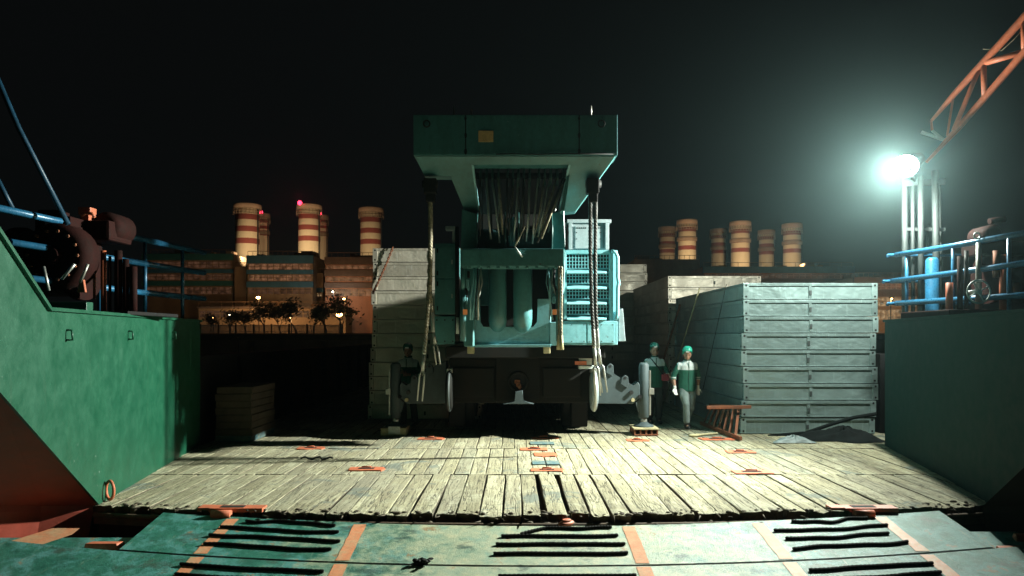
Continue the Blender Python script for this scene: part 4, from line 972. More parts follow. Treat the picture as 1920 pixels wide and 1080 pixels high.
def person(loc, yaw, label, J, head, mats, gloves=True, scale=1.0):
    t = thing('person', label, 'person', loc, 'workers on the deck'); t.rotation_euler = (0, 0, yaw); t.scale = (scale,) * 3
    base = Vector(loc)
    W = lambda p: base + Vector(p)
    X = (1, 0, 0)
    hy, hp = head; nk = Vector((0, -.01, 1.45)); Rm = Matrix.Rotation(hy, 3, 'Z') @ Matrix.Rotation(hp, 3, 'X')
    H = lambda p: base + nk + Rm @ (Vector(p) - nk)
    sh = {k: Vector((s_ * .168, .0, 1.352)) for k, s_ in (('l', -1), ('r', 1))}
    # body: one continuous surface
    mb = MB()
    mb.tube([W((0, 0, z)) for z in (.84, .93, 1.05, 1.2, 1.32, 1.39, 1.43)], [(.12, .09), (.155, .105), (.135, .095), (.15, .105), (.165, .1), (.12, .08), (.06, .06)], 16, True, True, (1, 1), X)
    mb.tube([W((0, .0, 1.38)), W((0, -.005, 1.43)), H((0, -.01, 1.475))], [.062, .056, .056], 12)
    mb.tube([H((0, -.035, 1.458)), H((0, -.03, 1.478)), H((0, -.022, 1.51)), H((0, -.014, 1.55)), H((0, -.008, 1.59)), H((0, -.004, 1.63)), H((0, 0, 1.665)), H((0, 0, 1.682))],
            [(.028, .035), (.047, .062), (.062, .082), (.072, .094), (.076, .098), (.072, .094), (.05, .066), (.02, .03)], 18, True, True, (1, 1), Rm @ Vector(X))
    mb.tube([H((0, -.105, 1.578)), H((0, -.112, 1.555)), H((0, -.125, 1.537)), H((0, -.105, 1.528))], [.008, .010, .0135, .009], 8)
    for s_ in (-1, 1):
        mb.blob(H((s_ * .077, .005, 1.555)), (.012, .02, .033)); mb.blob(H((s_ * .03, -.088, 1.588)), (.024, .016, .008)); mb.blob(H((s_ * .042, -.07, 1.53)), (.02, .018, .018))
    mb.blob(H((0, -.102, 1.505)), (.022, .010, .007)); mb.blob(H((0, -.096, 1.473)), (.02, .014, .012))
    for k in ('l', 'r'):
        s_ = -1 if k == 'l' else 1
        e, wr = Vector(J['elbow_' + k]), Vector(J['wrist_' + k])
        mb.tube([W((s_ * .1, 0, 1.36)), W(sh[k]), W(sh[k].lerp(e, .45)), W(e), W(e.lerp(wr, .3)), W(wr)], [.05, .052, .046, .036, .038, .026], 10)
        d = (wr - e).normalized() if 'hand_' + k not in J else Vector(J['hand_' + k])
        if not gloves: hand(mb, W(wr), d, J.get('fwd_' + k, (0, -1, 0)), J.get('curl', .35), (0, -1, 0) if 'side_' + k not in J else J['side_' + k])
        hp_, kn, an = Vector((s_ * .085, 0, .88)), Vector(J['knee_' + k]), Vector(J['ankle_' + k])
        mb.tube([W(hp_), W(hp_.lerp(kn, .5)), W(kn), W(kn.lerp(an, .35) + Vector((0, .015, 0))), W(an)], [.085, .07, .052, .05, .034], 12)
        tw = Vector(J.get('toe_' + k, (0, -1, 0)))
        mb.tube([W(an + Vector((0, .02, -.02))), W(an + tw * .1 + Vector((0, 0, -.04)))], [.036, .028], 8)
    b = mb.build('body', 'skin', t); remesh(b, .0085, 2)
    # clothes
    mb = MB()
    mb.tube([W((0, 0, z)) for z in (.79, .84, .95, 1.08, 1.22, 1.33, 1.39, 1.43, 1.462)], [(.182, .128), (.187, .132), (.185, .128), (.178, .122), (.188, .132), (.190, .122), (.135, .1), (.082, .08), (.072, .072)], 20, True, True, (1, 1), X)
    for k in ('l', 'r'):
        s_ = -1 if k == 'l' else 1
        e, wr = Vector(J['elbow_' + k]), Vector(J['wrist_' + k]); cu = e.lerp(wr, J.get('cuff', .35))
        mb.tube([W((s_ * .09, 0, 1.35)), W(sh[k] + Vector((-s_ * .012, 0, 0))), W(sh[k].lerp(e, .5)), W(e), W(cu)], [.062, .066, .063, .057, .056], 12)
    jk = mb.build('jacket', mats['jacket'], t); remesh(jk, .013, 4)
    mb = MB()                                                     # collar and zip
    mb.tube([W((0, 0, 1.445)), W((0, -.004, 1.475))], [(.082, .08), (.078, .078)], 16, False, True, (1, 1), X)
    for z0, z1, yy in ((.82, 1.05, -.131), (1.05, 1.25, -.131), (1.25, 1.42, -.125)): mb.box(base.x - .008, base.x + .008, base.y + yy - .004, base.y + yy + .004, base.z + z0, base.z + z1)
    mb.build('collar', 'zip_green' if 'zip_green' in MATS else paint('zip_green', (0.008, 0.07, 0.045), None, .4, .8), jk)
    mb = MB()
    mb.tube([W((0, 0, z)) for z in (.76, .84, .96, 1.0)], [(.13, .1), (.172, .118), (.168, .112), (.16, .108)], 18, True, True, (1, 1), X)
    for k in ('l', 'r'):
        s_ = -1 if k == 'l' else 1
        hp_, kn, an = Vector((s_ * .088, 0, .86)), Vector(J['knee_' + k]), Vector(J['ankle_' + k])
        mb.tube([W(hp_), W(hp_.lerp(kn, .5)), W(kn + Vector((0, -.006, .02))), W(kn + Vector((0, .0, -.05))), W(kn.lerp(an, .5)), W(kn.lerp(an, .86)), W(kn.lerp(an, .9))], [.098, .09, .075, .072, .073, .07, .06], 14)
        mb.blob(W(hp_.lerp(kn, .45) + Vector((s_ * .07, -.01, 0))), (.03, .06, .09))   # thigh pocket
    tr = mb.build('trousers', mats['trousers'], t); remesh(tr, .013, 3)
    for k in ('l', 'r'):
        an = Vector(J['ankle_' + k]); tw = Vector(J.get('toe_' + k, (0, -1, 0))).normalized(); mb = MB()
        mb.tube([W(an + Vector((0, 0, .14))), W(an + Vector((0, 0, .03))), W(an - tw * .01 + Vector((0, 0, -.035)))], [.06, .058, .055], 12)
        mb.tube([W(an - tw * .07 + Vector((0, 0, -.05))), W(an - tw * .03 + Vector((0, 0, -.045))), W(an + tw * .06 + Vector((0, 0, -.05))), W(an + tw * .14 + Vector((0, 0, -.058))), W(an + tw * .18 + Vector((0, 0, -.065)))], [(.036, .03), (.045, .038), (.048, .036), (.046, .03), (.026, .016)], 12)
        bt = mb.build('boot', 'boot', t); remesh(bt, .011, 2)
        if gloves:
            e, wr = Vector(J['elbow_' + k]), Vector(J['wrist_' + k]); d = (wr - e).normalized() if 'hand_' + k not in J else Vector(J['hand_' + k])
            mb = MB(); mb.tube([W(wr - d * .05), W(wr + d * .01)], [.036, .033], 10); hand(mb, W(wr), d, J.get('fwd_' + k, (0, -1, 0)), J.get('curl', .3), (0, -1, 0), 1.12); gl = mb.build('glove', 'glove', t); remesh(gl, .006, 1)
    # helmet, hair, face
    mb = MB(); mb.tube([H((0, .012, 1.545)), H((0, .01, 1.6)), H((0, .006, 1.635))], [(.074, .094), (.08, .1), (.078, .1)], 16, False, True, (1, 1), Rm @ Vector(X)); 
    hr = mb.build('hair', 'hair', t)
    mb = MB()
    mb.tube([H((0, -.02, 1.612)), H((0, -.012, 1.618)), H((0, 0, 1.622)), H((0, 0, 1.655)), H((0, 0, 1.69)), H((0, 0, 1.722)), H((0, 0, 1.742)), H((0, 0, 1.751))],
            [(.096, .140), (.104, .148), (.099, .124), (.102, .128), (.097, .121), (.081, .102), (.056, .070), (.02, .026)], 24, True, True, (1, 1), Rm @ Vector(X))
    mb.tube([H((0, .122, 1.675)), H((0, .075, 1.733)), H((0, 0, 1.75)), H((0, -.075, 1.733)), H((0, -.122, 1.675))], [.008, .010, .011, .010, .008], 8)
    hm = mb.build('helmet', mats['helmet'], t)
    mb = MB(); mb.box(base.x - .035, base.x + .035, base.y - .006, base.y + .006, base.z + 1.645, base.z + 1.675)
    for v in mb.bm.verts:
        p_ = v.co - base + Vector((0, -.124, 0)); v.co = H(p_)
    mb.build('badge', 'white_plate', hm)
    for s_ in (-1, 1):
        mb = MB(); mb.blob(H((s_ * .031, -.094, 1.572)), (.014, .009, .0065), 8, 6); mb.build('eye', 'hair', t)
        mb = MB(); mb.tube([H((s_ * .014, -.106, 1.59)), H((s_ * .032, -.105, 1.596)), H((s_ * .05, -.09, 1.591))], [.004, .005, .003], 6); mb.build('eyebrow', 'hair', t)
        mb = MB(); mb.tube([H((s_ * .079, -.02, 1.62)), H((s_ * .07, -.03, 1.53)), H((s_ * .03, -.045, 1.452)), H((0, -.05, 1.446))], .004, 5); mb.build('chin_strap', 'strap', hm)
    mb = MB(); mb.tube([H((-.024, -.102, 1.505)), H((0, -.112, 1.503)), H((.024, -.102, 1.505))], [.003, .006, .003], 6); mb.build('mouth', 'lips' if 'lips' in MATS else paint('lips', (.22, .08, .06), None, .3, .5, 0, 9, False, 0), t)
    return t
JK = m_jacket(1.245)
J1 = dict(elbow_l=(-.285, .03, 1.10), wrist_l=(-.285, -.07, .86), elbow_r=(.27, .09, 1.10), wrist_r=(.255, .06, .86), knee_l=(-.07, -.15, .50), ankle_l=(-.045, -.12, .095),
          knee_r=(.085, -.02, .49), ankle_r=(.08, .27, .15), toe_r=(.1, -.8, -.45), toe_l=(0, -1, .06), cuff=.3, curl=.3, fwd_l=(.3, -1, 0), fwd_r=(-.3, -1, 0))
W1 = person((3.565, 15.2, .012), R(4), 'worker in a green helmet and pale grey trousers walking with white gloves', J1, (R(-12), R(14)), dict(jacket=JK, trousers='trouser_grey', helmet='helmet_green'), True, .965)
J2 = dict(elbow_l=(-.29, .04, 1.10), wrist_l=(-.29, -.08, .87), elbow_r=(.285, .03, 1.13), wrist_r=(.345, -.12, .95), knee_l=(-.10, -.05, .49), ankle_l=(-.10, .0, .095), knee_r=(.10, -.02, .49), ankle_r=(.11, .03, .095), cuff=.3, curl=.5)
paint('helmet_dark', (0.015, 0.13, 0.10), None, .3, .18, 0, 6, False, 0)
W2 = person((3.05, 16.0, .012), R(8), 'worker in dark trousers with a strap across his green and white jacket', J2, (R(-6), R(2)), dict(jacket=JK, trousers='trouser_dark', helmet='helmet_dark'), False, 1.0)
bgx = thing('shoulder_bag', 'small red shoulder bag with a black strap worn by the worker in dark trousers', 'bag', (3.22, 15.86, .98))
mb = MB(); mb.box(3.17, 3.32, 15.78, 15.87, .95, 1.09, .02); mb.build('pouch', paint('bag_red', (.25, .03, .04), None, .4, .7), bgx)
mb = MB(); mb.tube([(3.2, 15.845, 1.08), (3.13, 15.855, 1.2), (3.05, 15.86, 1.3), (2.98, 15.9, 1.40), (2.945, 15.98, 1.445), (2.95, 16.08, 1.41), (3.05, 16.15, 1.3), (3.22, 16.13, 1.12), (3.27, 16.0, 1.03), (3.26, 15.86, 1.08)], [(.02, .004)] * 10, 8, True, True, (1, 1)); mb.build('carry_strap', 'strap', bgx)
J3 = dict(elbow_l=(-.25, -.02, 1.10), wrist_l=(-.06, -.22, 1.14), elbow_r=(.25, -.02, 1.10), wrist_r=(.07, -.22, 1.10), knee_l=(-.09, -.06, .49), ankle_l=(-.10, .0, .095), knee_r=(.11, .0, .49), ankle_r=(.12, .08, .095), cuff=.8, curl=.7)
W3 = person((-2.16, 15.55, .012), R(-12), 'worker in shadow behind the left outrigger leg, hands together at his chest', J3, (R(10), R(8)), dict(jacket=JK, trousers='trouser_dark', helmet='helmet_dark'), False, 1.0)

# ------------------------------------------------------------------ winches on the side decks
t = thing('winch', 'dark red anchor winch with a round drum behind the left handrail', 'winch', (-6.9, 9.9, TOPZ))
DW = 9.9
mb = MB(); mb.pbox(40, 583, 240, 590, DW - .6, DW + .8, .01); o = mb.build('bed_frame', 'black_steel', t)
mb = MB(); mb.pbox(92, 566, 162, 589, DW - .75, DW - .6, .01); mb.build('bed_panel', 'hull_green', t)
mb = MB(); mb.tube([P(36, 495, DW), P(50, 495, DW), P(56, 495, DW), P(140, 495, DW), P(146, 495, DW), P(160, 495, DW)], [.48, .48, .38, .38, .48, .48], 32); mb.build('drum', 'winch_red', t)
mb = MB(); c = P(105, 480, DW - .45); mb.tube([c + Vector((0, .25, 0)), c + Vector((0, 0, 0)), c + Vector((0, -.06, 0))], [.42, .42, .34], 30); gc = mb.build('gear_case', 'winch_red', t)
for k in range(14): a = k * math.pi / 7; q_ = c + Vector((math.cos(a) * .31, -.06, math.sin(a) * .31)); MB().cyl(q_, q_ + Vector((0, -.03, 0)), .022, 6).build('bolt', 'rust', gc)
mb = MB(); mb.tube([c + Vector((0, -.05, 0)), c + Vector((0, -.14, 0))], [.12, .10], 16); mb.build('hub', 'winch_red', gc)
for k in range(8): q_ = P(58 + k * 10.5, 495, DW); mb = MB(); mb.ring(q_, .40, .035, (1, 0, 0), 28, 6); mb.build('wound_cable', 'rope_dark', t)
mb = MB(); c = P(200, 425, DW + .2); mb.tube([c + Vector((0, .4, 0)), c, c + Vector((0, -.06, 0))], [.2, .2, .14], 24); mb.pbox(120, 412, 205, 450, DW, DW + .6, .04); mb.build('motor_housing', 'winch_red', t)
mb = MB(); mb.pbox(146, 388, 169, 402, DW, DW + .16, .01); mb.pbox(150, 402, 166, 414, DW + .02, DW + .14); mb.build('junction_box', 'boom_orange', t)
mb = MB(); mb.tube([P(152, 405, DW - .05), P(160, 399, DW - .05), P(172, 400, DW - .05), P(178, 407, DW - .05)], .02, 6); mb.build('lifting_eye', 'boom_orange', t)
mb = MB(); mb.pbox(70, 393, 106, 400, DW, DW + .3, .01); mb.pbox(66, 408, 72, 432, DW, DW + .05); mb.pbox(74, 408, 80, 432, DW, DW + .05); mb.build('brake_band', 'winch_red', t)
for x, y0, y1, r in ((194, 470, 588, .035), (206, 480, 588, .02), (222, 470, 588, .05), (236, 486, 588, .04), (250, 500, 588, .05), (177, 490, 560, .018)):
    MB().tube([P(x, y1, DW - .1), P(x, y0, DW - .1)], r, 10).build('pipe', 'boom_orange' if r < .04 and x < 200 else 'winch_red', t)
for a, b in (((82, 500), (92, 545)), ((140, 495), (116, 523)), ((165, 495), (150, 530))):
    MB().tube([P(*a, DW - .8), P(*a, DW - .82).lerp(P(*b, DW - .8), .5), P(*b, DW - .8)], .018, 6).build('lever', 'bare_steel', t)
mb = MB(); mb.pprism([(148, 528), (156, 524), (160, 548), (144, 548)], DW - .8, .04, .005); mb.build('lever_plate', 'boom_orange', t)
mb = MB(); mb.pbox(112, 405, 132, 440, DW - .3, DW + .1, .02); mb.pbox(116, 430, 128, 470, DW - .2, DW); mb.build('stay_bracket', 'winch_red', t)
t = thing('winch', 'rusty red anchor winch with a pale spoked hand wheel at the right edge', 'winch', (7.3, 11.2, TOPZ))
DR = 11.3
mb = MB(); mb.pbox(1780, 580, 1960, 601, DR - .2, DR + 1.2, .02); mb.build('bed_frame', 'winch_red', t)
c = P(1835, 547, DR - .25)
mb = MB(); mb.ring(c, .17, .014, (0, 1, 0), 30, 6)
for k in range(4): a = k * math.pi / 2 + .5; mb.tube([c, c + Vector((math.cos(a) * .17, 0, math.sin(a) * .17))], .012, 6)
mb.tube([c + Vector((0, .25, 0)), c + Vector((0, -.03, 0))], .035, 10); mb.build('hand_wheel', 'white_plate', t)
mb = MB(); mb.tube([P(1835, 590, DR), P(1835, 455, DR)], [.05, .035], 10); mb.ring(P(1832, 442, DR), .045, .014, (0, 1, 0), 18, 6); mb.build('brake_screw', 'bare_steel', t)
mb = MB(); c = P(1862, 440, DR + .3); mb.tube([c + Vector((0, .4, 0)), c, c + Vector((0, -.05, 0))], [.16, .16, .1], 22); mb.tube([P(1855, 415, DR + .4), P(1884, 411, DR + .4)], .05, 12); mb.pbox(1838, 452, 1925, 478, DR + .2, DR + .7, .03); mb.build('motor_housing', 'winch_red', t)
mb = MB(); mb.tube([P(1850, 520, DR + .5), P(1858, 520, DR + .5), P(1862, 520, DR + .5), P(1905, 520, DR + .5), P(1910, 520, DR + .5), P(1925, 520, DR + .5)], [.42, .42, .3, .3, .42, .42], 28); mb.build('drum', 'winch_red', t)
for x, y0, y1, r, m in ((1882, 478, 590, .06, 'boom_orange'), (1868, 470, 520, .05, 'rust'), (1800, 480, 590, .04, 'winch_red'), (1812, 470, 590, .03, 'black_steel'), (1780, 530, 590, .05, 'boom_orange'), (1906, 530, 560, .04, 'boom_orange')):
    MB().tube([P(x, y1, DR + .05), P(x, y0, DR + .05)], r, 10).build('pipe', m, t)

# ------------------------------------------------------------------ power plant across the water
def chimney(xc, wpx, ytop, D, lab, beacon=False, per=21.0):
    c = P(xc, ytop, D); r = wpx / 2 / F * D * .86; zt = c.z; loc = (c.x, D, LAND_Z)
    t = thing('chimney', lab, 'chimney', loc, 'striped chimneys of the power plant')
    s_ = D / F; band = per * s_ / 2 * (wpx / 47)
    m = m_chimney((zt - LAND_Z) - 70 * s_ * (wpx / 47), band, (zt - LAND_Z) - 72 * s_ * (wpx / 47))
    mb = MB(); mb.tube([(c.x, D, LAND_Z - .05), (c.x, D, zt - 9 * s_)], [r * 1.04, r], 36); mb.build('shaft', m, t)
    mb = MB(); R_ = r * 1.18; mb.tube([(c.x, D, zt - 9 * s_), (c.x, D, zt - 8.5 * s_), (c.x, D, zt - 1.5 * s_), (c.x, D, zt)], [r * 1.02, R_, R_, R_ * .97], 36); mb.build('crown', 'chimney_crown' if 'chimney_crown' in MATS else paint('chimney_crown', (.2, .13, .09), None, .6, .8, 0, .5), t)
    mb = MB()
    for dz in (0, 1.4, 2.8): mb.ring((c.x, D, zt - 9 * s_ - dz * .4), R_, .05, (0, 0, 1), 36, 5)
    for k in range(24): a = k * math.pi / 12; mb.tube([(c.x + R_ * math.cos(a), D + R_ * math.sin(a), zt - 9 * s_ - 1.2), (c.x + R_ * math.cos(a), D + R_ * math.sin(a), zt - 9 * s_)], .05, 4)
    mb.build('gallery', 'chimney_crown', t)
    if wpx < 40: mb = MB(); zz = zt - 36 * s_; mb.tube([(c.x, D, zz - .5), (c.x, D, zz - .4), (c.x, D, zz + .4), (c.x, D, zz + .5)], [r * 1.03, r * 1.16, r * 1.16, r * 1.03], 32); mb.build('gallery', 'chimney_crown', t)
    mb = MB(); mb.box(c.x + r * .97, c.x + r * 1.06, D - .9, D - .6, LAND_Z, zt - 10 * s_); mb.build('ladder', 'black_steel', t)
    if beacon:
        b = Vector((c.x + (beacon * r), D - R_ * .9, zt + .1)); mb = MB(); mb.blob(b, .5, 8, 6); mb.build('beacon', 'beacon_red', t)
        light('beacon_light', 'POINT', b + Vector((0, -.7, .3)), 90, (1, .05, .1), .2)
ch = [(464, 50, 384, 160, 'tall red and white banded chimney, leftmost of the power plant', False), (492, 28, 401, 175, 'slimmer striped chimney half hidden behind the leftmost tall chimney', .1),
      (580, 46, 385, 160, 'tall striped chimney with a red light on its left rim', -.6), (604, 24, 404, 175, 'slim striped chimney peeping out right of the red-lit tall chimney', -.2),
      (696, 46, 391, 160, 'tall striped chimney rising behind the pale rack stack left of the crane', False),
      (1251, 33, 426, 175, 'short striped chimney just left of a tall one, right of the crane', False), (1288, 38, 413, 165, 'tall striped chimney nearest to the crane on its right side', False),
      (1347, 31, 430, 178, 'short striped chimney third from the crane on the right', False), (1388, 39, 416, 166, 'tall striped chimney in the middle of the right-hand group', False),
      (1437, 31, 432, 178, 'short striped chimney between the last two tall ones on the right', False), (1485, 37, 420, 168, 'tall striped chimney at the far right end of the row', False)]
for a in ch: chimney(*a)
def building(lab, x0, x1, ytop, D, bands, wins, mat, depth=14, group='power plant buildings', cols=None, low=None):
    a = P(x0, ytop, D); b = P(x1, ytop, D)
    t = thing('plant_building', lab, 'building', ((a.x + b.x) / 2, D, LAND_Z), group)
    mb = MB(); mb.box(a.x, b.x, D, D + depth, LAND_Z - .05, a.z); mb.build('wall', mat, t)
    for y0, y1, m in bands:
        p0 = P(x0, y1, D); p1 = P(x1, y0, D); mb = MB(); mb.box(p0.x - .12, p1.x + .12, D - .25, D + .4, p0.z, p1.z); mb.build('facade_band', m, t)
    for y0, y1, m in wins:
        p0 = P(x0 + 2, y1, D); p1 = P(x1 - 2, y0, D); n = cols or max(4, int((p1.x - p0.x) / 1.1))
        mb = MB()
        for i in range(n):
            xx0 = lerp(p0.x, p1.x, i / n) + .08; xx1 = lerp(p0.x, p1.x, (i + 1) / n) - .08
            mb.box(xx0, xx1, D - .05, D + .1, p0.z + .08, p1.z - .08)
        mb.mi = 1
        for i in range(n + 1): xx = lerp(p0.x, p1.x, i / n); mb.box(xx - .05, xx + .05, D - .09, D - .052, p0.z, p1.z)
        zc = lerp(p0.z, p1.z, .55); mb.box(p0.x, p1.x, D - .088, D - .053, zc - .05, zc + .05)
        mb.build('window', [m, 'plant_wall'], t)
    mb = MB()
    for i in range(5):
        xx = lerp(a.x, b.x, random.uniform(.05, .9)); hh = random.uniform(.3, 1.1); mb.box(xx, xx + random.uniform(.6, 2.5), D + 3, D + 6, a.z - .02, a.z + hh)
    for i in range(14):
        xx = lerp(a.x, b.x, i / 13); mb.tube([(xx, D + .2, a.z), (xx, D + .2, a.z + .8)], .04, 4)
    mb.box(a.x, b.x, D + .15, D + .25, a.z + .75, a.z + .83)
    mb.build('roof_plant', 'chimney_crown', t); return t
building('blue banded plant building between the two tall chimneys at the left', 464, 586, 479, 135, [(479, 494, 'plant_blue'), (506, 514, 'plant_blue'), (528, 539, 'plant_blue')], [(494, 506, 'lit_window'), (515, 527, 'lit_window'), (540, 552, 'dim_window')], 'plant_wall')
building('long dim teal and cream plant building behind the left handrail', 268, 436, 476, 140, [(476, 488, 'plant_teal'), (505, 512, 'plant_blue'), (527, 536, 'plant_teal')], [(490, 503, 'dim_window'), (514, 525, 'dim_window'), (538, 552, 'dim_window')], 'plant_wall' if not paint('plant_teal', (.03, .22, .26), None, .5, .7, 0, .3) else 'plant_wall')
building('red brick plant building under the chimney beside the pale rack stack', 610, 760, 482, 132, [(482, 496, 'plant_grey'), (506, 518, 'plant_grey'), (530, 540, 'plant_grey')], [(497, 505, 'lit_window'), (519, 528, 'lit_window'), (541, 556, 'lit_window')], 'plant_red_wall' if paint('plant_grey', (.16, .13, .13), None, .5, .8, 0, .3) else '')
building('pale plain plant building beside the short chimney right of the crane', 1190, 1312, 486, 150, [], [], 'plant_wall')
building('long low plant building with lit windows behind the right racks', 1320, 1600, 500, 140, [(500, 512, 'plant_blue'), (522, 532, 'plant_grey')], [(513, 522, 'dim_window'), (533, 545, 'lit_window')], 'plant_red_wall')
building('brightly lit orange plant building seen between the racks and the right bulwark', 1602, 1720, 520, 128, [(520, 531, 'plant_grey'), (543, 556, 'plant_grey')], [(532, 543, 'lit_window'), (557, 575, 'bright_window'), (580, 600, 'bright_window')], 'plant_wall', cols=12)
building('low cream yard wall building lit by lamps behind the trees', 372, 648, 575, 122, [(575, 578, 'plant_grey')], [(582, 596, 'dim_window')], 'plant_wall', 5)
building('tall narrow cream annex beside the leftmost chimney', 440, 462, 500, 138, [], [], 'plant_wall', 6)
building('narrow cream block right of the blue banded building', 588, 606, 512, 138, [(540, 548, 'plant_blue')], [(550, 556, 'bright_window')], 'plant_wall', 6, cols=3)

# quay wall, fence, lamps, trees
t = thing('quay_wall', 'brown concrete quay wall along the far shore below the fence', 'quay wall', (-20, 95, WATER_Z))
mb = MB(); mb.box(-100, 100, 95, 96, WATER_Z - .2, LAND_Z + .25); mb.build('wall_face', 'concrete', t)
mb = MB(); mb.box(-100, 100, 94.8, 96.1, LAND_Z - .6, LAND_Z + .05); mb.build('coping', 'land', t)
for i in range(12): mb = MB(); x = -60 + i * 9; mb.tube([(x, 94.6, WATER_Z), (x, 94.6, LAND_Z - .7)], .35, 10); mb.build('fender_pile', 'bark', t)
t = thing('fence', 'pale picket fence on the quay in front of the dark trees', 'fence', (-31, 95.6, LAND_Z + .2))
a = P(376, 614, 95.6); b = P(642, 614, 95.6); zt = LAND_Z + 1.35
mb = MB()
for i in range(150): x = lerp(a.x, b.x, i / 149); mb.box(x - .035, x + .035, 95.55, 95.6, LAND_Z + .25, zt)
mb.build('pickets', 'white_plate', t)
mb = MB(); mb.box(a.x, b.x, 95.6, 95.66, zt - .2, zt - .12); mb.box(a.x, b.x, 95.6, 95.66, LAND_Z + .4, LAND_Z + .48); mb.build('rail', 'white_plate', t)
for i in range(9): mb = MB(); x = lerp(a.x, b.x, i / 8); mb.box(x - .08, x + .08, 95.5, 95.68, LAND_Z + .2, zt + .1); mb.build('post', 'concrete', t)
def street_lamp(px, py, D, col, power, lab, glass='sodium', r=.28):
    c = P(px, py, D); t = thing('street_lamp', lab, 'street lamp', (c.x, D, LAND_Z), 'lamps in the power plant yard')
    mb = MB(); mb.tube([(c.x, D + .3, LAND_Z - .05), (c.x, D + .3, c.z - .1), (c.x, D + .15, c.z + .15), (c.x, D, c.z + .2)], .07, 8); mb.build('pole', 'black_steel', t)
    mb = MB(); mb.box(c.x - .3, c.x + .3, D - .3, D + .3, c.z + .15, c.z + .3, .05); mb.build('lamp_head', 'black_steel', t)
    mb = MB(); mb.blob((c.x, D, c.z), (r, r, r * .7)); mb.build('lamp_glass', glass, t)
    l = light('lamp_light', 'SPOT', (c.x, D - .1, c.z - .35), power * .45, col, .25); l.data.spot_size = R(165); l.data.spot_blend = .7; aim(l, (c.x, D + 14, c.z - 5))
SOD = (1.0, .50, .18)
street_lamp(636, 590, 108, SOD, 8000, 'bright orange yard lamp right of the trees by the fence', r=.42)
street_lamp(484, 558, 118, SOD, 3000, 'orange lamp on the yard wall left of the dark trees', r=.3)
street_lamp(646, 561, 124, SOD, 2200, 'orange lamp low on the red brick plant building', r=.3)
street_lamp(624, 547, 128, (1, .9, .7), 900, 'small whitish lamp above the orange lamps on the plant', 'white_lamp', .16)
street_lamp(430, 590, 110, (1, .8, .5), 1500, 'lamp among the bushes at the left of the yard', 'white_lamp', .12)
street_lamp(545, 596, 112, SOD, 3500, 'orange lamp behind the trunks in the middle of the fence line', 'sodium', .14)
street_lamp(398, 596, 104, SOD, 2500, 'faint orange lamp beside the end of the green bulwark', 'sodium', .1)
street_lamp(1672, 560, 116, SOD, 7000, 'orange lamp before the bright building right of the racks', 'sodium', .12)
street_lamp(1560, 556, 120, SOD, 1800, 'orange yard lamp hidden low behind the nearest right racks', 'sodium', .2)
for x, y, D, to, pw in ((560, 470, 139, (520, 430, 160), 17000), (470, 486, 143, (470, 430, 160), 9000), (680, 472, 138, (700, 430, 160), 12000), (1260, 478, 152, (1270, 440, 165), 6000), (1410, 492, 143, (1390, 450, 166), 15000), (1500, 492, 143, (1470, 450, 168), 12000)):
    l = light('roof_floodlight', 'SPOT', P(x, y, D), pw * 1.0, (1.0, .74, .42), .4); l.data.spot_size = R(110); l.data.spot_blend = .8; aim(l, P(*to))  # unseen spots added behind the roofs to brighten the chimneys, no fixtures
l = light('rack_yard_light', 'POINT', P(1290, 560, 60), 1500, (1, .6, .3), .4)
bpy.data.objects.remove(l)

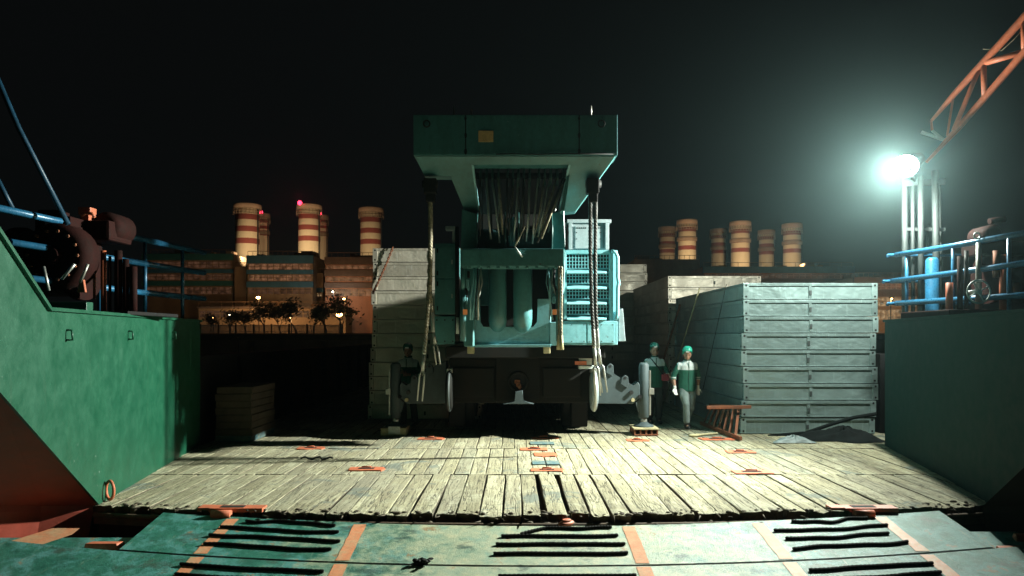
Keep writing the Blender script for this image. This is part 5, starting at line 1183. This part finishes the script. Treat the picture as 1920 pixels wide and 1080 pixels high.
def tree(x, y, h, crown, lab, seed, leaves=700, bare=.5):
    random.seed(seed); t = thing('tree', lab, 'tree', (x, y, LAND_Z), 'trees along the quay fence')
    mb = MB(); tips = []
    def limb(p, d, L, r, lev):
        pts = [p]; rs = [r]
        for i in range(4):
            d = (d + Vector((random.uniform(-.25, .25), random.uniform(-.25, .25), random.uniform(-.05, .2)))).normalized(); pts.append(pts[-1] + d * L / 4); rs.append(r * (1 - .18 * (i + 1)))
        mb.tube(pts, rs, 6 if lev < 2 else 4)
        if lev >= 3: tips.append(pts[-1]); return
        for k in range(3 if lev else 4):
            a = random.uniform(0, 6.28); limb(pts[random.choice((2, 3, 4))], (d + Vector((math.cos(a), math.sin(a), .15)) * .8).normalized(), L * random.uniform(.6, .8), r * .5, lev + 1)
    limb(Vector((x, y, LAND_Z - .05)), Vector((random.uniform(-.15, .15), 0, 1)), h * .34, h * .035, 0)
    mb.build('trunk', 'bark', t); mb = MB()
    cl = [tp for tp in tips if random.random() > bare] or tips[:3]
    for i in range(leaves):
        c = random.choice(cl) + Vector((random.gauss(0, crown * .13), random.gauss(0, crown * .13), random.gauss(0, crown * .1)))
        s_ = random.uniform(.1, .24) * h / 5; n = Vector((random.gauss(0, 1), random.gauss(0, 1), random.gauss(0, 1))).normalized(); u = n.orthogonal().normalized() * s_; v = n.cross(u)
        mb.face([mb.bm.verts.new(c - u), mb.bm.verts.new(c + v * .5), mb.bm.verts.new(c + u), mb.bm.verts.new(c - v * .5)])
    mb.build('crown', 'leaf', t)
spec = [(392, 3.4, 'low bush-like tree by the end of the green bulwark'), (432, 4.4, 'ragged small tree left of the lit cream wall'), (462, 4.8, 'small tree under the left orange lamp'), (496, 5.4, 'leafy dark tree in front of the lit yard wall'),
        (525, 5.0, 'bare-branched tree in the middle of the fence line'), (556, 6.2, 'spreading dark tree in front of the blue banded building'), (588, 5.6, 'dark tree right of the spreading one'), (612, 5.2, 'tree close to the brightest orange lamp'), (640, 6.4, 'tall dark tree beside the red brick building')]
for i, (px, h, lab) in enumerate(spec):
    D = 99 + (i * 37 % 7); tree(P(px, 600, D).x, D, h, h * .6, lab, 40 + i, 620, .15 if i in (5, 6, 8, 3) else .45)
# a moored barge-like pontoon in the dark water
t = thing('pontoon', 'low dark pontoon moored below the quay wall with a post', 'pontoon', (-24, 62, WATER_Z))
mb = MB(); mb.box(-26, -10, 58, 70, WATER_Z - .1, WATER_Z + .9, .1); mb.build('hull', 'black_steel', t)
mb = MB(); mb.box(-22.6, -22.1, 60, 60.5, WATER_Z + .9, WATER_Z + 4.4); mb.prism([(-25.5, 60, WATER_Z + .9), (-22.8, 60, WATER_Z + .9), (-24.8, 60, WATER_Z + 2.2)], (0, 4, 0)); mb.build('mooring_post', 'bark', t)

# ------------------------------------------------------------------ the night air
s_ = bpy.data.materials.new('haze_air'); s_.use_nodes = True; nt = s_.node_tree; nt.nodes.remove(nt.nodes['Principled BSDF'])
pv = nt.nodes.new('ShaderNodeVolumePrincipled'); pv.inputs['Color'].default_value = (0.62, 0.95, 0.98, 1); pv.inputs['Density'].default_value = 0.00075; pv.inputs['Anisotropy'].default_value = 0.9
nt.links.new(pv.outputs[0], nt.nodes['Material Output'].inputs['Volume']); MATS['haze'] = s_
mb = MB(); mb.box(-145, 145, -16, 236, -4.2, 48); hz = mb.build('haze', 'haze'); hz['kind'] = 'stuff'
